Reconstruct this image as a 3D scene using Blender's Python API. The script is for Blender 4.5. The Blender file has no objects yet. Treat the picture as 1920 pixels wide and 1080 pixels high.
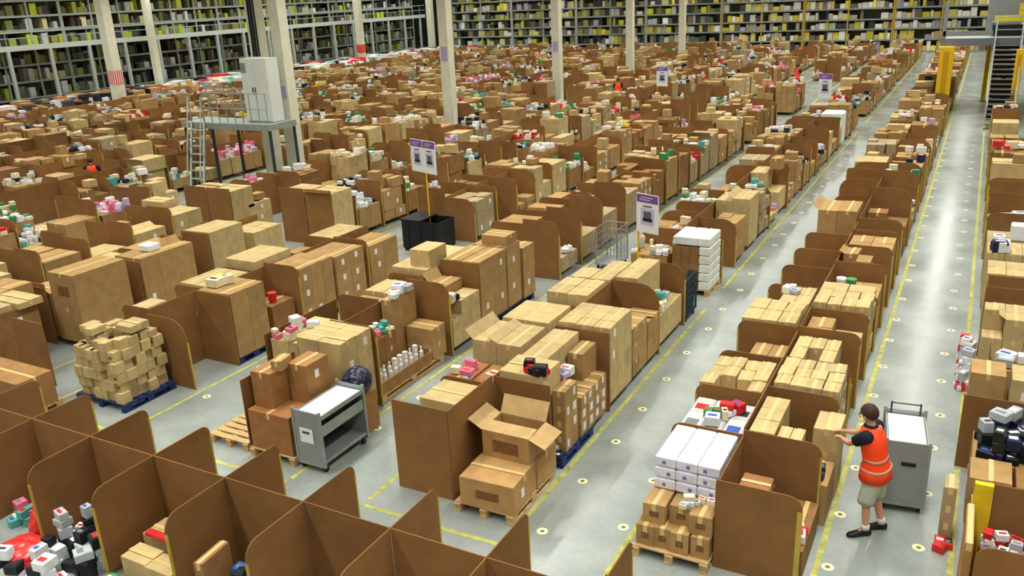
import bpy, bmesh, math, random
from mathutils import Vector, Matrix
from mathutils.bvhtree import BVHTree
R = random.Random(7)
SC = bpy.context.scene
COL = SC.collection

# ---------------------------------------------------------------- camera
CAM = Vector((0, 0, 6.6))
PIT, YAW, ROL, FPX = .33482, -.50765, -.04673, 1589.0
fwd = Vector((math.sin(YAW)*math.cos(PIT), math.cos(YAW)*math.cos(PIT), -math.sin(PIT)))
rgt = Vector((math.cos(YAW), -math.sin(YAW), 0)); upv = rgt.cross(fwd)
cr = rgt*math.cos(ROL) + upv*math.sin(ROL); cu = -rgt*math.sin(ROL) + upv*math.cos(ROL)
cam = bpy.data.objects.new('camera', bpy.data.cameras.new('camera')); COL.objects.link(cam)
m = Matrix((cr, cu, -fwd)).transposed().to_4x4(); m.translation = CAM; cam.matrix_world = m
cam.data.sensor_width = 36; cam.data.lens = FPX/1920*36; cam.data.clip_end = 400
SC.camera = cam
# ---------------------------------------------------------------- world, lights, exposure
w = bpy.data.worlds.new('world'); SC.world = w; w.use_nodes = True
w.node_tree.nodes['Background'].inputs[0].default_value = (.80, .92, 1, 1)
w.node_tree.nodes['Background'].inputs[1].default_value = .10
LAMP_X = [8.0, -1.0, -10.0, -19.0, -28.0, -38.0, -47.0, -54.2]  # leftmost line is an added one, to brighten the left racks
LAMP_W = 39.5        # watts per metre of lamp line
for i, lx in enumerate(LAMP_X):
    ld = bpy.data.lights.new('ceiling_lamp_light', 'AREA'); ld.shape = 'RECTANGLE'
    ld.size = 1.0; ld.size_y = 118; ld.energy = LAMP_W*118; ld.color = (1, .985, .90)
    ld.spread = math.radians(112)
    lo = bpy.data.objects.new('ceiling_lamp_light', ld); COL.objects.link(lo); lo.location = (lx, 45, 10.2)
    l2 = bpy.data.lights.new('ceiling_tube_light', 'AREA'); l2.shape = 'RECTANGLE'
    l2.size = .3; l2.size_y = 118; l2.energy = LAMP_W*118*.31; l2.color = (1, .985, .90)
    lo = bpy.data.objects.new('ceiling_tube_light', l2); COL.objects.link(lo); lo.location = (lx, 45, 10.15)
SC.view_settings.view_transform = 'Standard'; SC.view_settings.look = 'None'
SC.view_settings.exposure = 0.0; SC.view_settings.gamma = 1
SC.view_settings.use_curve_mapping = False
SC.cycles.max_bounces = 5; SC.cycles.diffuse_bounces = 3; SC.cycles.glossy_bounces = 2

# ---------------------------------------------------------------- materials
def lin(c):
    return tuple((v/255/12.92 if v/255 <= .04045 else ((v/255+.055)/1.055)**2.4) for v in c)
MATS = {}
def mat(name, rgb=None, rough=.7, metal=0., noise=0., scale=6., stretch=(1, 1, 1), attr=False, bump=0., spec=.3):
    if name in MATS: return MATS[name]
    M = bpy.data.materials.new(name); M.use_nodes = True; N = M.node_tree.nodes; L = M.node_tree.links
    b = N['Principled BSDF']; b.inputs['Roughness'].default_value = rough; b.inputs['Metallic'].default_value = metal
    b.inputs['Specular IOR Level'].default_value = spec
    c = lin(rgb) + (1,) if rgb else (1, 1, 1, 1)
    src = None
    if attr:
        a = N.new('ShaderNodeAttribute'); a.attribute_name = 'tone'; src = a.outputs['Color']
    if noise > 0:
        tc = N.new('ShaderNodeTexCoord'); mp = N.new('ShaderNodeMapping'); mp.inputs['Scale'].default_value = stretch
        g = N.new('ShaderNodeNewGeometry')
        L.new(g.outputs['Position'], mp.inputs['Vector'])
        nz = N.new('ShaderNodeTexNoise'); nz.inputs['Scale'].default_value = scale; nz.inputs['Detail'].default_value = 4
        L.new(mp.outputs['Vector'], nz.inputs['Vector'])
        mr = N.new('ShaderNodeMapRange'); mr.inputs['From Min'].default_value = .3; mr.inputs['From Max'].default_value = .7
        mr.inputs['To Min'].default_value = 1-noise; mr.inputs['To Max'].default_value = 1+noise*.6
        L.new(nz.outputs['Fac'], mr.inputs['Value'])
        mx = N.new('ShaderNodeVectorMath'); mx.operation = 'SCALE'
        if src: L.new(src, mx.inputs[0])
        else: mx.inputs[0].default_value = c[:3]
        L.new(mr.outputs['Result'], mx.inputs['Scale']); src = mx.outputs['Vector']
        if bump > 0:
            bp = N.new('ShaderNodeBump'); bp.inputs['Strength'].default_value = bump; bp.inputs['Distance'].default_value = .02
            L.new(nz.outputs['Fac'], bp.inputs['Height']); L.new(bp.outputs['Normal'], b.inputs['Normal'])
    if src: L.new(src, b.inputs['Base Color'])
    else: b.inputs['Base Color'].default_value = c
    MATS[name] = M; return M
CARD = mat('carton_board', attr=True, noise=.16, scale=5, rough=.75, spec=.2)
GOODS = mat('goods_print', attr=True, noise=.12, scale=9, rough=.45)
PANEL = mat('divider_board', (158, 104, 54), noise=.13, scale=3, stretch=(1, 1, .4), rough=.8, spec=.2)
TAPE = mat('yellow_tape', (190, 164, 66), rough=.6, noise=.15, scale=8)
BROWN_TAPE = mat('parcel_tape', (214, 182, 126), rough=.35)
WHITE = mat('white_paper', (232, 232, 232), rough=.6)
WOOD = mat('pallet_wood', (196, 164, 112), noise=.3, scale=9, stretch=(1, 4, 1), rough=.8)
BLUEWOOD = mat('blue_painted_wood', (28, 46, 92), noise=.25, scale=9, rough=.6)
GREY = mat('grey_metal', (148, 152, 154), rough=.42, metal=.35, noise=.08, scale=5)
DARKGREY = mat('dark_grey_metal', (62, 66, 68), rough=.5, metal=.3)
BLACK = mat('black_plastic', (22, 24, 27), rough=.5)
BLUEGREY = mat('blue_grey_steel', (52, 70, 82), rough=.5, metal=.2)
PAINT = mat('column_paint', (214, 212, 190), rough=.7, noise=.08, scale=3)
YELLOW = mat('yellow_paint', (232, 184, 30), rough=.5)
PURPLE = mat('purple_print', (122, 78, 152), rough=.6)
RED = mat('red_plastic', (206, 38, 34), rough=.45)
GALV = mat('galvanised_steel', (150, 158, 152), rough=.5, metal=.25, noise=.12, scale=5)

def floor_material():
    M = bpy.data.materials.new('polished_concrete'); M.use_nodes = True; N = M.node_tree.nodes; L = M.node_tree.links
    b = N['Principled BSDF']; g = N.new('ShaderNodeNewGeometry')
    n1 = N.new('ShaderNodeTexNoise'); n1.inputs['Scale'].default_value = .9; n1.inputs['Detail'].default_value = 8
    n2 = N.new('ShaderNodeTexNoise'); n2.inputs['Scale'].default_value = 14; n2.inputs['Detail'].default_value = 5
    L.new(g.outputs['Position'], n1.inputs['Vector']); L.new(g.outputs['Position'], n2.inputs['Vector'])
    r = N.new('ShaderNodeValToRGB'); r.color_ramp.elements[0].position = .32; r.color_ramp.elements[1].position = .7
    r.color_ramp.elements[0].color = lin((128, 135, 131)) + (1,); r.color_ramp.elements[1].color = lin((160, 168, 164)) + (1,)
    L.new(n1.outputs['Fac'], r.inputs['Fac'])
    mr = N.new('ShaderNodeMapRange'); mr.inputs['To Min'].default_value = .86; mr.inputs['To Max'].default_value = 1.1
    L.new(n2.outputs['Fac'], mr.inputs['Value'])
    v = N.new('ShaderNodeVectorMath'); v.operation = 'SCALE'; L.new(r.outputs['Color'], v.inputs[0]); L.new(mr.outputs['Result'], v.inputs['Scale'])
    L.new(v.outputs['Vector'], b.inputs['Base Color'])
    rr = N.new('ShaderNodeMapRange'); rr.inputs['To Min'].default_value = .13; rr.inputs['To Max'].default_value = .27
    L.new(n1.outputs['Fac'], rr.inputs['Value']); L.new(rr.outputs['Result'], b.inputs['Roughness'])
    b.inputs['Specular IOR Level'].default_value = .75
    return M

# ---------------------------------------------------------------- mesh helpers
BOXF = [(0, 3, 2, 1), (4, 5, 6, 7), (0, 1, 5, 4), (1, 2, 6, 5), (2, 3, 7, 6), (3, 0, 4, 7)]
class MB:
    def __init__(s): s.v = []; s.f = []; s.c = []; s.mi = []
    def add(s, vs, fs, col=(1, 1, 1), mi=0):
        n = len(s.v); s.v += [tuple(v) for v in vs]; s.f += [tuple(i+n for i in f) for f in fs]
        s.c += [col]*len(vs); s.mi += [mi]*len(fs)
    def box(s, x0, x1, y0, y1, z0, z1, col=(1, 1, 1), rot=0, mi=0, top=None):
        c = [(x0, y0, z0), (x1, y0, z0), (x1, y1, z0), (x0, y1, z0), (x0, y0, z1), (x1, y0, z1), (x1, y1, z1), (x0, y1, z1)]
        if rot:
            mx, my = (x0+x1)/2, (y0+y1)/2; ca, sa = math.cos(rot), math.sin(rot)
            c = [(mx+(x-mx)*ca-(y-my)*sa, my+(x-mx)*sa+(y-my)*ca, z) for x, y, z in c]
        s.add(c, BOXF, col, mi)
    def tube(s, p, q, r, n=8, col=(1, 1, 1), r2=None, mi=0):
        p, q = Vector(p), Vector(q); d = (q-p).normalized()
        a = d.orthogonal().normalized(); b = d.cross(a); r2 = r if r2 is None else r2
        vs = [p+(a*math.cos(t)+b*math.sin(t))*r for t in [2*math.pi*i/n for i in range(n)]] + \
             [q+(a*math.cos(t)+b*math.sin(t))*r2 for t in [2*math.pi*i/n for i in range(n)]]
        fs = [(i, (i+1) % n, n+(i+1) % n, n+i) for i in range(n)] + [tuple(range(n-1, -1, -1)), tuple(range(n, 2*n))]
        s.add(vs, fs, col, mi)
    def bar(s, p, q, w, h, col=(1, 1, 1)):
        p, q = Vector(p), Vector(q); d = (q-p).normalized(); a = Vector((0, 0, 1)).cross(d)
        a = a.normalized() if a.length > 1e-3 else Vector((1, 0, 0)); b = d.cross(a)
        vs = [o+a*(sx*w/2)+b*(sz*h/2) for o in (p, q) for sx, sz in ((-1, -1), (1, -1), (1, 1), (-1, 1))]
        s.add(vs, [(0, 3, 2, 1), (4, 5, 6, 7), (0, 1, 5, 4), (1, 2, 6, 5), (2, 3, 7, 6), (3, 0, 4, 7)], col)
    def prism(s, pts, axis, a0, a1, col=(1, 1, 1)):
        # pts are 2-D (u, z); axis 'x' or 'y' is the thickness direction
        n = len(pts)
        mk = (lambda t, u, z: (t, u, z)) if axis == 'x' else (lambda t, u, z: (u, t, z))
        vs = [mk(a0, u, z) for u, z in pts] + [mk(a1, u, z) for u, z in pts]
        s.add(vs, [tuple(range(n)), tuple(range(2*n-1, n-1, -1))] + [(i, n+i, n+(i+1) % n, (i+1) % n) for i in range(n)], col)
    def mesh(s, name, mats, tone=False):
        me = bpy.data.meshes.new(name); me.from_pydata(s.v, [], s.f)
        for mm in (mats if isinstance(mats, (list, tuple)) else [mats]): me.materials.append(mm)
        if any(s.mi): me.polygons.foreach_set('material_index', s.mi)
        if tone:
            at = me.attributes.new('tone', 'FLOAT_COLOR', 'POINT')
            at.data.foreach_set('color', [k for c in s.c for k in (c[0], c[1], c[2], 1.)])
        me.update(); return me
    def build(s, name, mats, parent=None, loc=None, tone=False, rot=0):
        o = bpy.data.objects.new(name, s.mesh(name, mats, tone)); COL.objects.link(o)
        if parent: o.parent = parent
        if loc: o.location = loc
        if rot: o.rotation_euler.z = rot
        return o
def tag(o, label=None, cat=None, group=None, kind=None):
    if label: o['label'] = label
    if cat: o['category'] = cat
    if group: o['group'] = group
    if kind: o['kind'] = kind
    return o
def empty(name, loc, rot=0):
    o = bpy.data.objects.new(name, None); COL.objects.link(o); o.location = loc; o.rotation_euler.z = rot
    o.empty_display_size = .1; return o

# ---------------------------------------------------------------- structure: floor, ceiling, walls
FX0, FX1, FY0, FY1 = -78, 12, -12, 112
fl = MB(); fl.box(FX0, FX1, FY0, FY1, -.2, 0); floor = tag(fl.build('floor', floor_material()), kind='structure')
ce = MB(); ce.box(FX0, FX1, FY0, FY1, 11.0, 11.2); tag(ce.build('ceiling', mat('ceiling_sheet', (188, 190, 186), rough=.9)), kind='structure')
WALLM = mat('wall_sheet', (120, 124, 116), rough=.8, noise=.1, scale=.6)
for nm, b in (('wall_back', (FX0, FX1, FY1, FY1+.3, 0, 11)), ('wall_left', (FX0-.3, FX0, FY0, FY1, 0, 11)),
              ('wall_right', (FX1, FX1+.3, FY0, FY1, 0, 11)), ('wall_front', (FX0, FX1, FY0-.3, FY0, 0, 11))):
    q = MB(); q.box(*b); tag(q.build(nm, WALLM), kind='structure')
for li_, lx in enumerate(LAMP_X):
    q = MB(); q.box(lx-.5, lx+.5, -14+3, 104, 10.25, 10.42)
    tag(q.build('lamp_housing', GREY), f"long lamp housing under the ceiling, {['first', 'second', 'third', 'fourth', 'fifth', 'sixth', 'seventh', 'eighth'][li_]} from the right", 'lamp', 'ceiling lamp lines')

# rows of pallet bays run away from the camera; pitch 3.6 m, centres below
def rowc(n): return 1.45 - 3.6*n            # n=0 is the row right of the worker's aisle
FLM = mat('floor_line_paint', (176, 174, 96), rough=.6, noise=.4, scale=7)
def fline(x0, x1, y0, y1):
    q = MB(); q.box(x0, x1, y0, y1, 0, .003); q.build('floor_line', FLM, floor)
for n in range(0, 14):
    c = rowc(n)
    for sx in (-1, 1):
        x = c+sx*1.10
        if n == 0 and sx > 0: continue
        ys = [(7.9, 16.9), (18.3, 41), (44, 84)] if n >= 2 else [(3 if n == 0 else 7.6, 84)]
        for a_, b_ in ys: fline(x-.035, x+.035, a_, b_)
    if n >= 1: fline(c-1.1, c+1.1, 7.75, 7.82)
stk = MB(); stk.tube((0, 0, 0), (0, 0, .004), .075, 12)
stk2 = MB(); stk2.tube((0, 0, .0041), (0, 0, .006), .03, 8)
smA = stk.mesh('floor_sticker', mat('sticker_cream', (222, 220, 176), rough=.5)); smB = stk2.mesh('sticker_dot', mat('sticker_dot_mat', (120, 110, 60)))
for sxp, ys0, n in ((-4.30, 8.3, 26), (-3.42, 8.8, 20), (-.95, 9.0, 26), (.02, 8.7, 26), (-8.0, 9.6, 6), (-11.6, 9.4, 6)):
    for k in range(n):
        y = ys0 + k*1.25 + R.uniform(-.08, .08)
        o = bpy.data.objects.new('floor_sticker', smA); COL.objects.link(o); o.parent = floor; o.location = (sxp+R.uniform(-.03, .03), y, 0)
        d = bpy.data.objects.new('sticker_dot', smB); COL.objects.link(d); d.parent = o
# expansion joints
for x in (-4.0, -.45):
    pass

# ---------------------------------------------------------------- item lists (cartons, goods, dividers, pallets)
ITEMS = []      # every countable box-like thing; the ones that show largest become objects of their own
def lc(c, v=0.): 
    l = lin(c); k = 1+R.uniform(-v, v); return tuple(min(1, x*k) for x in l)
TONES = {'tan': (168, 134, 86), 'pale': (190, 166, 117), 'brown': (142, 104, 62), 'red': (158, 104, 66), 'grey': (166, 146, 112)}
TWORD = {'tan': 'tan', 'pale': 'pale tan', 'brown': 'brown', 'red': 'reddish brown', 'grey': 'greyish tan'}
def item(kind, b, col, label, group, rot=0, **kw):
    d = dict(kind=kind, b=b, col=col, label=label, group=group, rot=rot); d.update(kw); ITEMS.append(d); return d
LAY = {1: ['only layer'], 2: ['bottom layer', 'top layer'], 3: ['bottom layer', 'middle layer', 'top layer']}
def layname(k, n):
    if n in LAY: return LAY[n][k]
    return 'top layer' if k == n-1 else 'bottom layer' if k == 0 else ['', 'second', 'third', 'fourth', 'fifth', 'sixth', 'seventh'][k]+' layer'
def posname(i, nx, j, ny):
    a = '' if ny == 1 else ('front' if j == 0 else 'back' if j == ny-1 else 'middle' if ny == 3 else ['', 'second', 'third', 'fourth', 'fifth'][min(j, 4)])
    c = '' if nx == 1 else ('left' if i == 0 else 'right' if i == nx-1 else 'centre' if nx == 3 else ['', 'second', 'third', 'fourth', 'fifth'][min(i, 4)])
    return (a+' '+c).strip()
def stack(x0, x1, y0, y1, z0, z1, nx, ny, nz, tone, where, drop=0., lab=0., labf='x', rot=0., gap=.008, jz=0., mess=0., kind='carton', mark=0.):
    dx, dy, dz = (x1-x0)/nx, (y1-y0)/ny, (z1-z0)/nz
    sm = min(dx, dy, dz)
    gone = {}
    for k in range(nz):
        for i in range(nx):
            for j in range(ny):
                if gone.get((i, j)): continue
                if k == nz-1 and R.random() < drop and nz > 1: gone[(i, j)] = 1; continue
                if 0 < i < nx-1 and 0 < j < ny-1 and k < nz-1: continue
                ax, ay = x0+i*dx, y0+j*dy; g = gap/2
                ox, oy = R.uniform(-mess, mess)*dx*.3, R.uniform(-mess, mess)*dy*.3
                zz = z0+k*dz
                top = z0+(k+1)*dz - (R.uniform(0, jz)*dz if k == nz-1 else 0.)
                size = 'small ' if sm < .22 else 'large ' if sm > .5 else ''
                ln = f"{size}{TWORD.get(tone, tone)} {'carton' if kind == 'carton' else 'pack'}, {layname(k, nz).replace(' layer', '')} {posname(i, nx, j, ny)}".strip() + ', ' + where
                if k == nz-1 and kind == 'carton' and R.random() < mess*.6: r = R.uniform(-.12, .12)
                else: r = 0
                labs = []
                if R.random() < lab: labs.append(labf)
                item(kind, (ax+g+ox, ax+dx-g+ox, ay+g+oy, ay+dy-g+oy, zz, top-.002), lc(TONES.get(tone, (200, 200, 200)), .10), ln,
                     'cartons, '+where, rot+r, labs=labs, mark=R.random() < mark, z_top=(k == nz-1 and ny*nx > 1))
def pallet(x0, x1, y0, y1, where, blue=False):
    item('pallet', (x0, x1, y0, y1, 0, .14), lin((28, 46, 92)) if blue else lc((196, 164, 112), .12),
         f"{'blue' if blue else 'pale wooden'} pallet {where}", 'pallets under the goods', blue=blue)
def divider(ax, pos, u0, u1, h, out, where, z0=.0, rr=.16, tape=True, tapew=.022):
    """ax 'y': panel across the row at Y=pos from X=u0..u1; ax 'x': panel along the row at X=pos. out: -1/+1 rounded end"""
    b = (u0, u1, pos-.008, pos+.008, z0, h) if ax == 'y' else (pos-.008, pos+.008, u0, u1, z0, h)
    item('divider', b, (1, 1, 1), where, 'cardboard dividers between bays', ax=ax, pos=pos, u0=u0, u1=u1, h=h, out=out, z0=z0, rr=rr, tape=tape, tapew=tapew)

GC = {'white': (232, 234, 236), 'black': (26, 28, 34), 'navy': (30, 38, 72), 'red': (204, 42, 44), 'pink': (222, 112, 140), 'blue': (44, 92, 176),
      'green': (60, 140, 84), 'teal': (90, 168, 160), 'yellow': (228, 200, 60), 'lilac': (188, 170, 206), 'silver': (176, 182, 186), 'cream': (226, 214, 180)}
def goods(x0, x1, y0, y1, z0, n, cols, where, s=(.07, .18), zmax=.35, tilt=.5, what='packet'):
    lv = [[0.]*6 for _ in range(6)]
    for k in range(n):
        cn = R.choice(cols); sx, sy, sz = R.uniform(*s), R.uniform(*s), R.uniform(*s)*.8
        i, j = R.randrange(6), R.randrange(6)
        cx = x0+(x1-x0)*(i+.5)/6; cy = y0+(y1-y0)*(j+.5)/6
        h = lv[i][j]
        if h > zmax: continue
        cx = min(max(cx, x0+sx*.6), x1-sx*.6); cy = min(max(cy, y0+sy*.6), y1-sy*.6)
        lv[i][j] = h+sz
        item('goods', (cx-sx/2, cx+sx/2, cy-sy/2, cy+sy/2, z0+h, z0+h+sz), lc(GC[cn], .1), f"{'tiny' if max(sx, sy) < (s[0]+s[1])/2 else 'small'} {cn} {what} {('front', 'middle', 'back')[j//2]} {('left', 'centre', 'right')[i//2]}{' upper' if h > .12 else ''}, {where}",
             f"small {cn} {what}s {where}", R.uniform(-tilt, tilt), cn=cn)
RN = {0: "row right of worker"}
ORD = ['first', 'second', 'third', 'fourth', 'fifth', 'sixth', 'seventh', 'eighth', 'ninth', 'tenth', 'eleventh', 'twelfth', 'thirteenth',
       'fourteenth', 'fifteenth', 'sixteenth', 'seventeenth', 'eighteenth', 'nineteenth', 'twentieth']
def rn(n): return RN.get(n, ORD[n-1]+" row left of worker")
def nth(i): return ORD[i] if i < 20 else 'a far'
def L_(n): c = rowc(n); return c-.92, c-.05
def R_(n): c = rowc(n); return c+.05, c+.93
def dv(n, side, y, h=1.28, where=None, **k):
    c = rowc(n)
    u0, u1, out = (c-.96, c, -1) if side == 'L' else (c, c+.97, 1)
    divider('y', y, u0, u1, h, out, where or f"brown cardboard divider across {'left' if side=='L' else 'right'} half of {rn(n)}, {int(round(y*100))}", **k)
def sp(n, y0, y1, h=1.28, **k):
    divider('x', rowc(n), y0, y1, h, 0, f"{'short' if y1-y0 < 3 else 'long'} cardboard spine along {rn(n)}, starting {'near' if y0 < 12 else 'beyond its gap' if y0 < 40 else 'far back'}", **k)

# ---- R1
n = 1; x0, x1 = L_(1); X0, X1 = R_(1)
pallet(-3.12, -2.17, 8.3, 9.55, 'nearest in row left of the worker\'s aisle')
W1 = 'under the white paper packs'
stack(-3.10, -2.18, 8.36, 8.72, .14, .42, 4, 1, 1, 'tan', W1+', bottom row', mark=1, mess=.3)
stack(-3.06, -2.18, 8.74, 9.5, .14, .42, 3, 2, 1, 'tan', W1+', hidden row')
stack(-3.04, -2.18, 8.5, 9.0, .42, .68, 3, 1, 1, 'tan', W1+', upper row', mark=1, mess=.4)
stack(-3.04, -2.18, 9.02, 9.6, .42, .68, 3, 1, 1, 'tan', W1+', upper back row')
for k in range(3):
    for i in range(3):
        for j in range(2):
            item('goods', (-3.0+i*.27, -3.0+i*.27+.262, 8.82+j*.44, 8.82+j*.44+.43, .69+k*.155, .69+k*.155+.15), lc((226, 226, 240), .03),
                 f"white paper-wrapped pack, {layname(k,3)} {posname(i,3,j,2)}, on cartons before the rounded divider", 'white paper-wrapped packs near the front', 0, cn='white', what='pack', name='paper_pack')
goods(-2.6, -2.2, 8.5, 8.8, .68, 7, ['white', 'cream', 'silver'], 'beside the white paper packs', s=(.06, .14), zmax=.12)
dv(1, 'L', 9.8, 1.12)
stack(-3.04, -2.2, 9.86, 10.8, .14, 1.04, 3, 2, 3, 'white', 'behind the low rounded divider', kind='goods2')
goods(-2.9, -2.25, 9.95, 10.7, 1.045, 9, ['red', 'green', 'white', 'cream'], 'on white packs behind the low divider', s=(.08, .2), zmax=.1)
dv(1, 'L', 10.9, 1.2)
stack(x0, x1, 10.98, 12.05, .14, 1.2, 4, 3, 4, 'pale', 'third bay, '+rn(1), drop=.12, jz=.2, mess=.2)
dv(1, 'L', 12.15, 1.22)
stack(x0+.3, x1, 12.2, 13.2, .14, .98, 2, 2, 3, 'tan', 'fourth bay left half, '+rn(1), drop=.2)
dv(1, 'L', 13.3, 1.3)
stack(x0, x1, 13.36, 14.4, .14, 1.32, 3, 2, 3, 'pale', 'fifth bay left half, '+rn(1), mess=.1)
dv(1, 'L', 14.5, 1.15)
stack(x0+.35, x1, 14.6, 15.5, .14, 1.22, 2, 2, 3, 'pale', 'sixth bay left half, '+rn(1), drop=.1)
goods(x0+.3, x0+.7, 15.0, 15.4, 1.22, 3, ['white', 'silver'], 'on the sixth bay cartons', s=(.1, .25))
for k, y in enumerate((15.6, 16.85, 18.1, 19.4)):
    dv(1, 'L', y, 1.2)
    stack(x0+.1, x1, y+.1, y+1.1, .14, .62, 2, 2, 2, 'brown', f'low in {nth(6+k)} bay left half, '+rn(1))
sp(1, 8.5, 9.78, 1.12, rr=.0); sp(1, 9.82, 20.6, 1.22)
dv(1, 'R', 8.5, 1.2, tapew=.055)
stack(-1.98, -1.62, 8.9, 9.25, .14, .92, 1, 1, 2, 'red', 'behind the nearest tall divider', mess=.2)
stack(-2.05, -1.7, 9.3, 9.7, .14, .55, 1, 1, 1, 'brown', 'low behind the nearest tall divider')
stack(-1.42, -1.16, 8.62, 9.7, .0, .42, 1, 3, 1, 'brown', 'on the floor by the aisle behind nearest tall divider')
goods(-1.42, -1.16, 8.7, 9.2, .425, 6, ['pink', 'red', 'white'], 'by the aisle behind the nearest divider', s=(.1, .18), zmax=.3)
dv(1, 'R', 9.78, 1.2)
stack(-2.1, -1.78, 9.84, 10.9, .14, 1.18, 1, 3, 3, 'pale', 'left column behind the second tall divider')
stack(-1.76, -1.45, 9.84, 10.2, .14, 1.14, 2, 1, 3, 'pale', 'front column behind the second tall divider')
stack(-1.42, -1.1, 9.86, 10.5, .0, .58, 1, 1, 2, 'tan', 'lower pile beside the worker')
goods(-1.36, -1.16, 9.95, 10.3, .585, 3, ['black', 'navy'], 'on the lower carton beside the worker', s=(.08, .14), zmax=.12)
stack(-1.42, -1.08, 10.56, 11.1, .0, 1.0, 1, 1, 3, 'pale', 'pile the worker reaches for')
dv(1, 'R', 11.17, 1.2)
stack(X0, X1, 11.24, 12.2, .14, 1.24, 4, 3, 4, 'pale', 'third bay right half, '+rn(1), mess=.15, drop=.08, lab=.1)
dv(1, 'R', 12.3, 1.18)
stack(X0, X0+.65, 12.36, 13.25, .14, 1.18, 3, 2, 3, 'pale', 'fourth bay right half, '+rn(1), drop=.1)
stack(X0+.68, X1, 12.36, 13.1, .14, .55, 1, 2, 1, 'brown', 'fourth bay by the aisle, '+rn(1))
dv(1, 'R', 13.35, 1.3)
stack(X0, X0+.4, 13.45, 14.4, .14, 1.1, 1, 2, 2, 'tan', 'fifth bay right half, '+rn(1))
stack(X0+.42, X0+.85, 13.5, 14.3, .14, .95, 1, 1, 2, 'pale', 'fifth bay beside the aisle, '+rn(1))
dv(1, 'R', 14.5, 1.22)
stack(X0-.02, X1, 14.56, 15.75, .14, 1.3, 4, 3, 4, 'pale', 'sixth bay right half, '+rn(1), mess=.2, lab=.2)
dv(1, 'R', 15.85, 1.1)
stack(X0+.2, X1, 15.92, 16.9, .14, .98, 2, 2, 3, 'tan', 'seventh bay right half, '+rn(1))
for q, (cx, cc) in enumerate(((-1.9, 'white'), (-1.72, 'green'))):
    item('goods', (cx-.09, cx+.09, 16.2, 16.4, .99, 1.22), lc(GC[cc]), f"{cc} tub standing on cartons in the seventh bay", 'tubs on cartons', 0, cn=cc, what='tub', name='tub')
dv(1, 'R', 17.1, 1.3)
stack(X0+.05, X0+.6, 17.2, 18.2, .14, 1.28, 2, 2, 4, 'tan', 'eighth bay right half, '+rn(1), mess=.3, drop=.2)
dv(1, 'R', 18.35, 1.3)
stack(X0, X1, 18.45, 19.5, .14, 1.2, 2, 2, 3, 'tan', 'ninth bay right half, '+rn(1), drop=.2)
dv(1, 'R', 19.6, 1.3)

# ---- R2
x0, x1 = L_(2); X0, X1 = R_(2)
divider('y', 8.4, -6.66, -5.76, 1.38, 0, 'large plain cardboard divider facing the front, beside the open flapped carton', tape=False)
divider('x', -5.75, 8.4, 9.62, 1.38, 0, 'cardboard side panel beside the open flapped carton', rr=0)
pallet(-6.6, -5.8, 8.45, 9.6, 'behind the large plain divider')
stack(-6.55, -5.85, 8.9, 9.55, .14, 1.2, 1, 1, 2, 'pale', 'behind the large plain divider')
pallet(-5.62, -4.72, 8.2, 9.5, 'under the open flapped carton')
item('carton', (-5.52, -4.72, 8.22, 8.92, .14, .56), lc((182, 142, 90)), 'large tan carton on wood pallet, front of the open flapped carton', 'cartons around the open one', .04, labs=['x'], mark=True)
item('carton', (-5.5, -4.72, 8.95, 9.55, .14, .56), lc((176, 138, 86)), 'large tan carton directly beneath the open flapped carton', 'cartons around the open one', .0, labs=[], mark=False)
divider('y', 9.66, -5.75, -4.84, 1.36, 0, 'cardboard panel standing behind the open flapped carton', tape=False)
pallet(-5.62, -4.72, 9.75, 10.9, 'in dark blue paint, second in the second row', blue=True)
goods(-4.98, -4.74, 9.72, 9.95, .14, 5, ['navy', 'black', 'silver'], 'low on the blue pallet', s=(.08, .16), zmax=.1)
stack(-5.7, -5.0, 9.74, 10.35, .14, 1.42, 1, 1, 2, 'pale', 'tall pile behind open carton, red toys on it')
goods(-5.35, -4.95, 9.74, 9.95, 1.42, 7, ['red', 'black', 'red', 'black'], 'on the tall pile behind the open carton', s=(.1, .2), zmax=.16)
stack(-5.7, -5.25, 10.4, 11.6, .14, 1.38, 1, 2, 2, 'pale', 'long pile between red toys and the big stack')
stack(-5.22, -4.95, 11.05, 11.6, .14, 1.25, 1, 1, 2, 'tan', 'small pile just before the big smooth stack')
goods(-5.22, -5.0, 10.6, 10.9, 1.0, 3, ['lilac', 'white'], 'beside the long pile', s=(.1, .22), zmax=.2)
stack(-4.97, -4.76, 9.98, 10.42, .14, 1.12, 1, 2, 4, 'tan', 'narrow labelled pile by the aisle', lab=.8)
stack(-5.05, -4.74, 10.5, 11.5, .14, .8, 1, 4, 3, 'tan', 'low labelled pile by the aisle edge', lab=.8, mess=.1)
divider('y', 11.68, -5.68, -4.76, 1.4, 0, 'smooth cardboard panel on the front of the big stack', tape=False)
stack(-5.68, -4.76, 11.72, 12.7, .14, 1.46, 3, 3, 4, 'pale', 'big square stack with a dark gap on top', lab=.1, drop=.05)
stack(X0, X1+.05, 12.78, 13.5, .14, 1.05, 2, 2, 3, 'tan', 'just behind the big square stack')
stack(X0+.4, X1+.05, 13.55, 14.15, .14, .9, 1, 2, 2, 'tan', 'before the rounded arc divider')
dv(2, 'R', 14.22, 1.38, 'rounded cardboard divider behind the big square stack', rr=.4)
stack(X0, X0+.45, 14.3, 15.6, .14, 1.42, 1, 2, 3, 'pale', 'behind the rounded arc divider')
stack(X0+.5, X1, 14.3, 15.7, .14, .72, 1, 3, 2, 'pale', 'low aisle side pile behind the arc divider')
goods(X0+.5, X1, 14.4, 15.2, .73, 22, ['white', 'silver', 'cream', 'teal'], 'on the low pile behind the arc divider', s=(.08, .2), zmax=.5)
dv(2, 'R', 15.8, 1.3, rr=.3)
dv(2, 'L', 9.68, 1.2)
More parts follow.
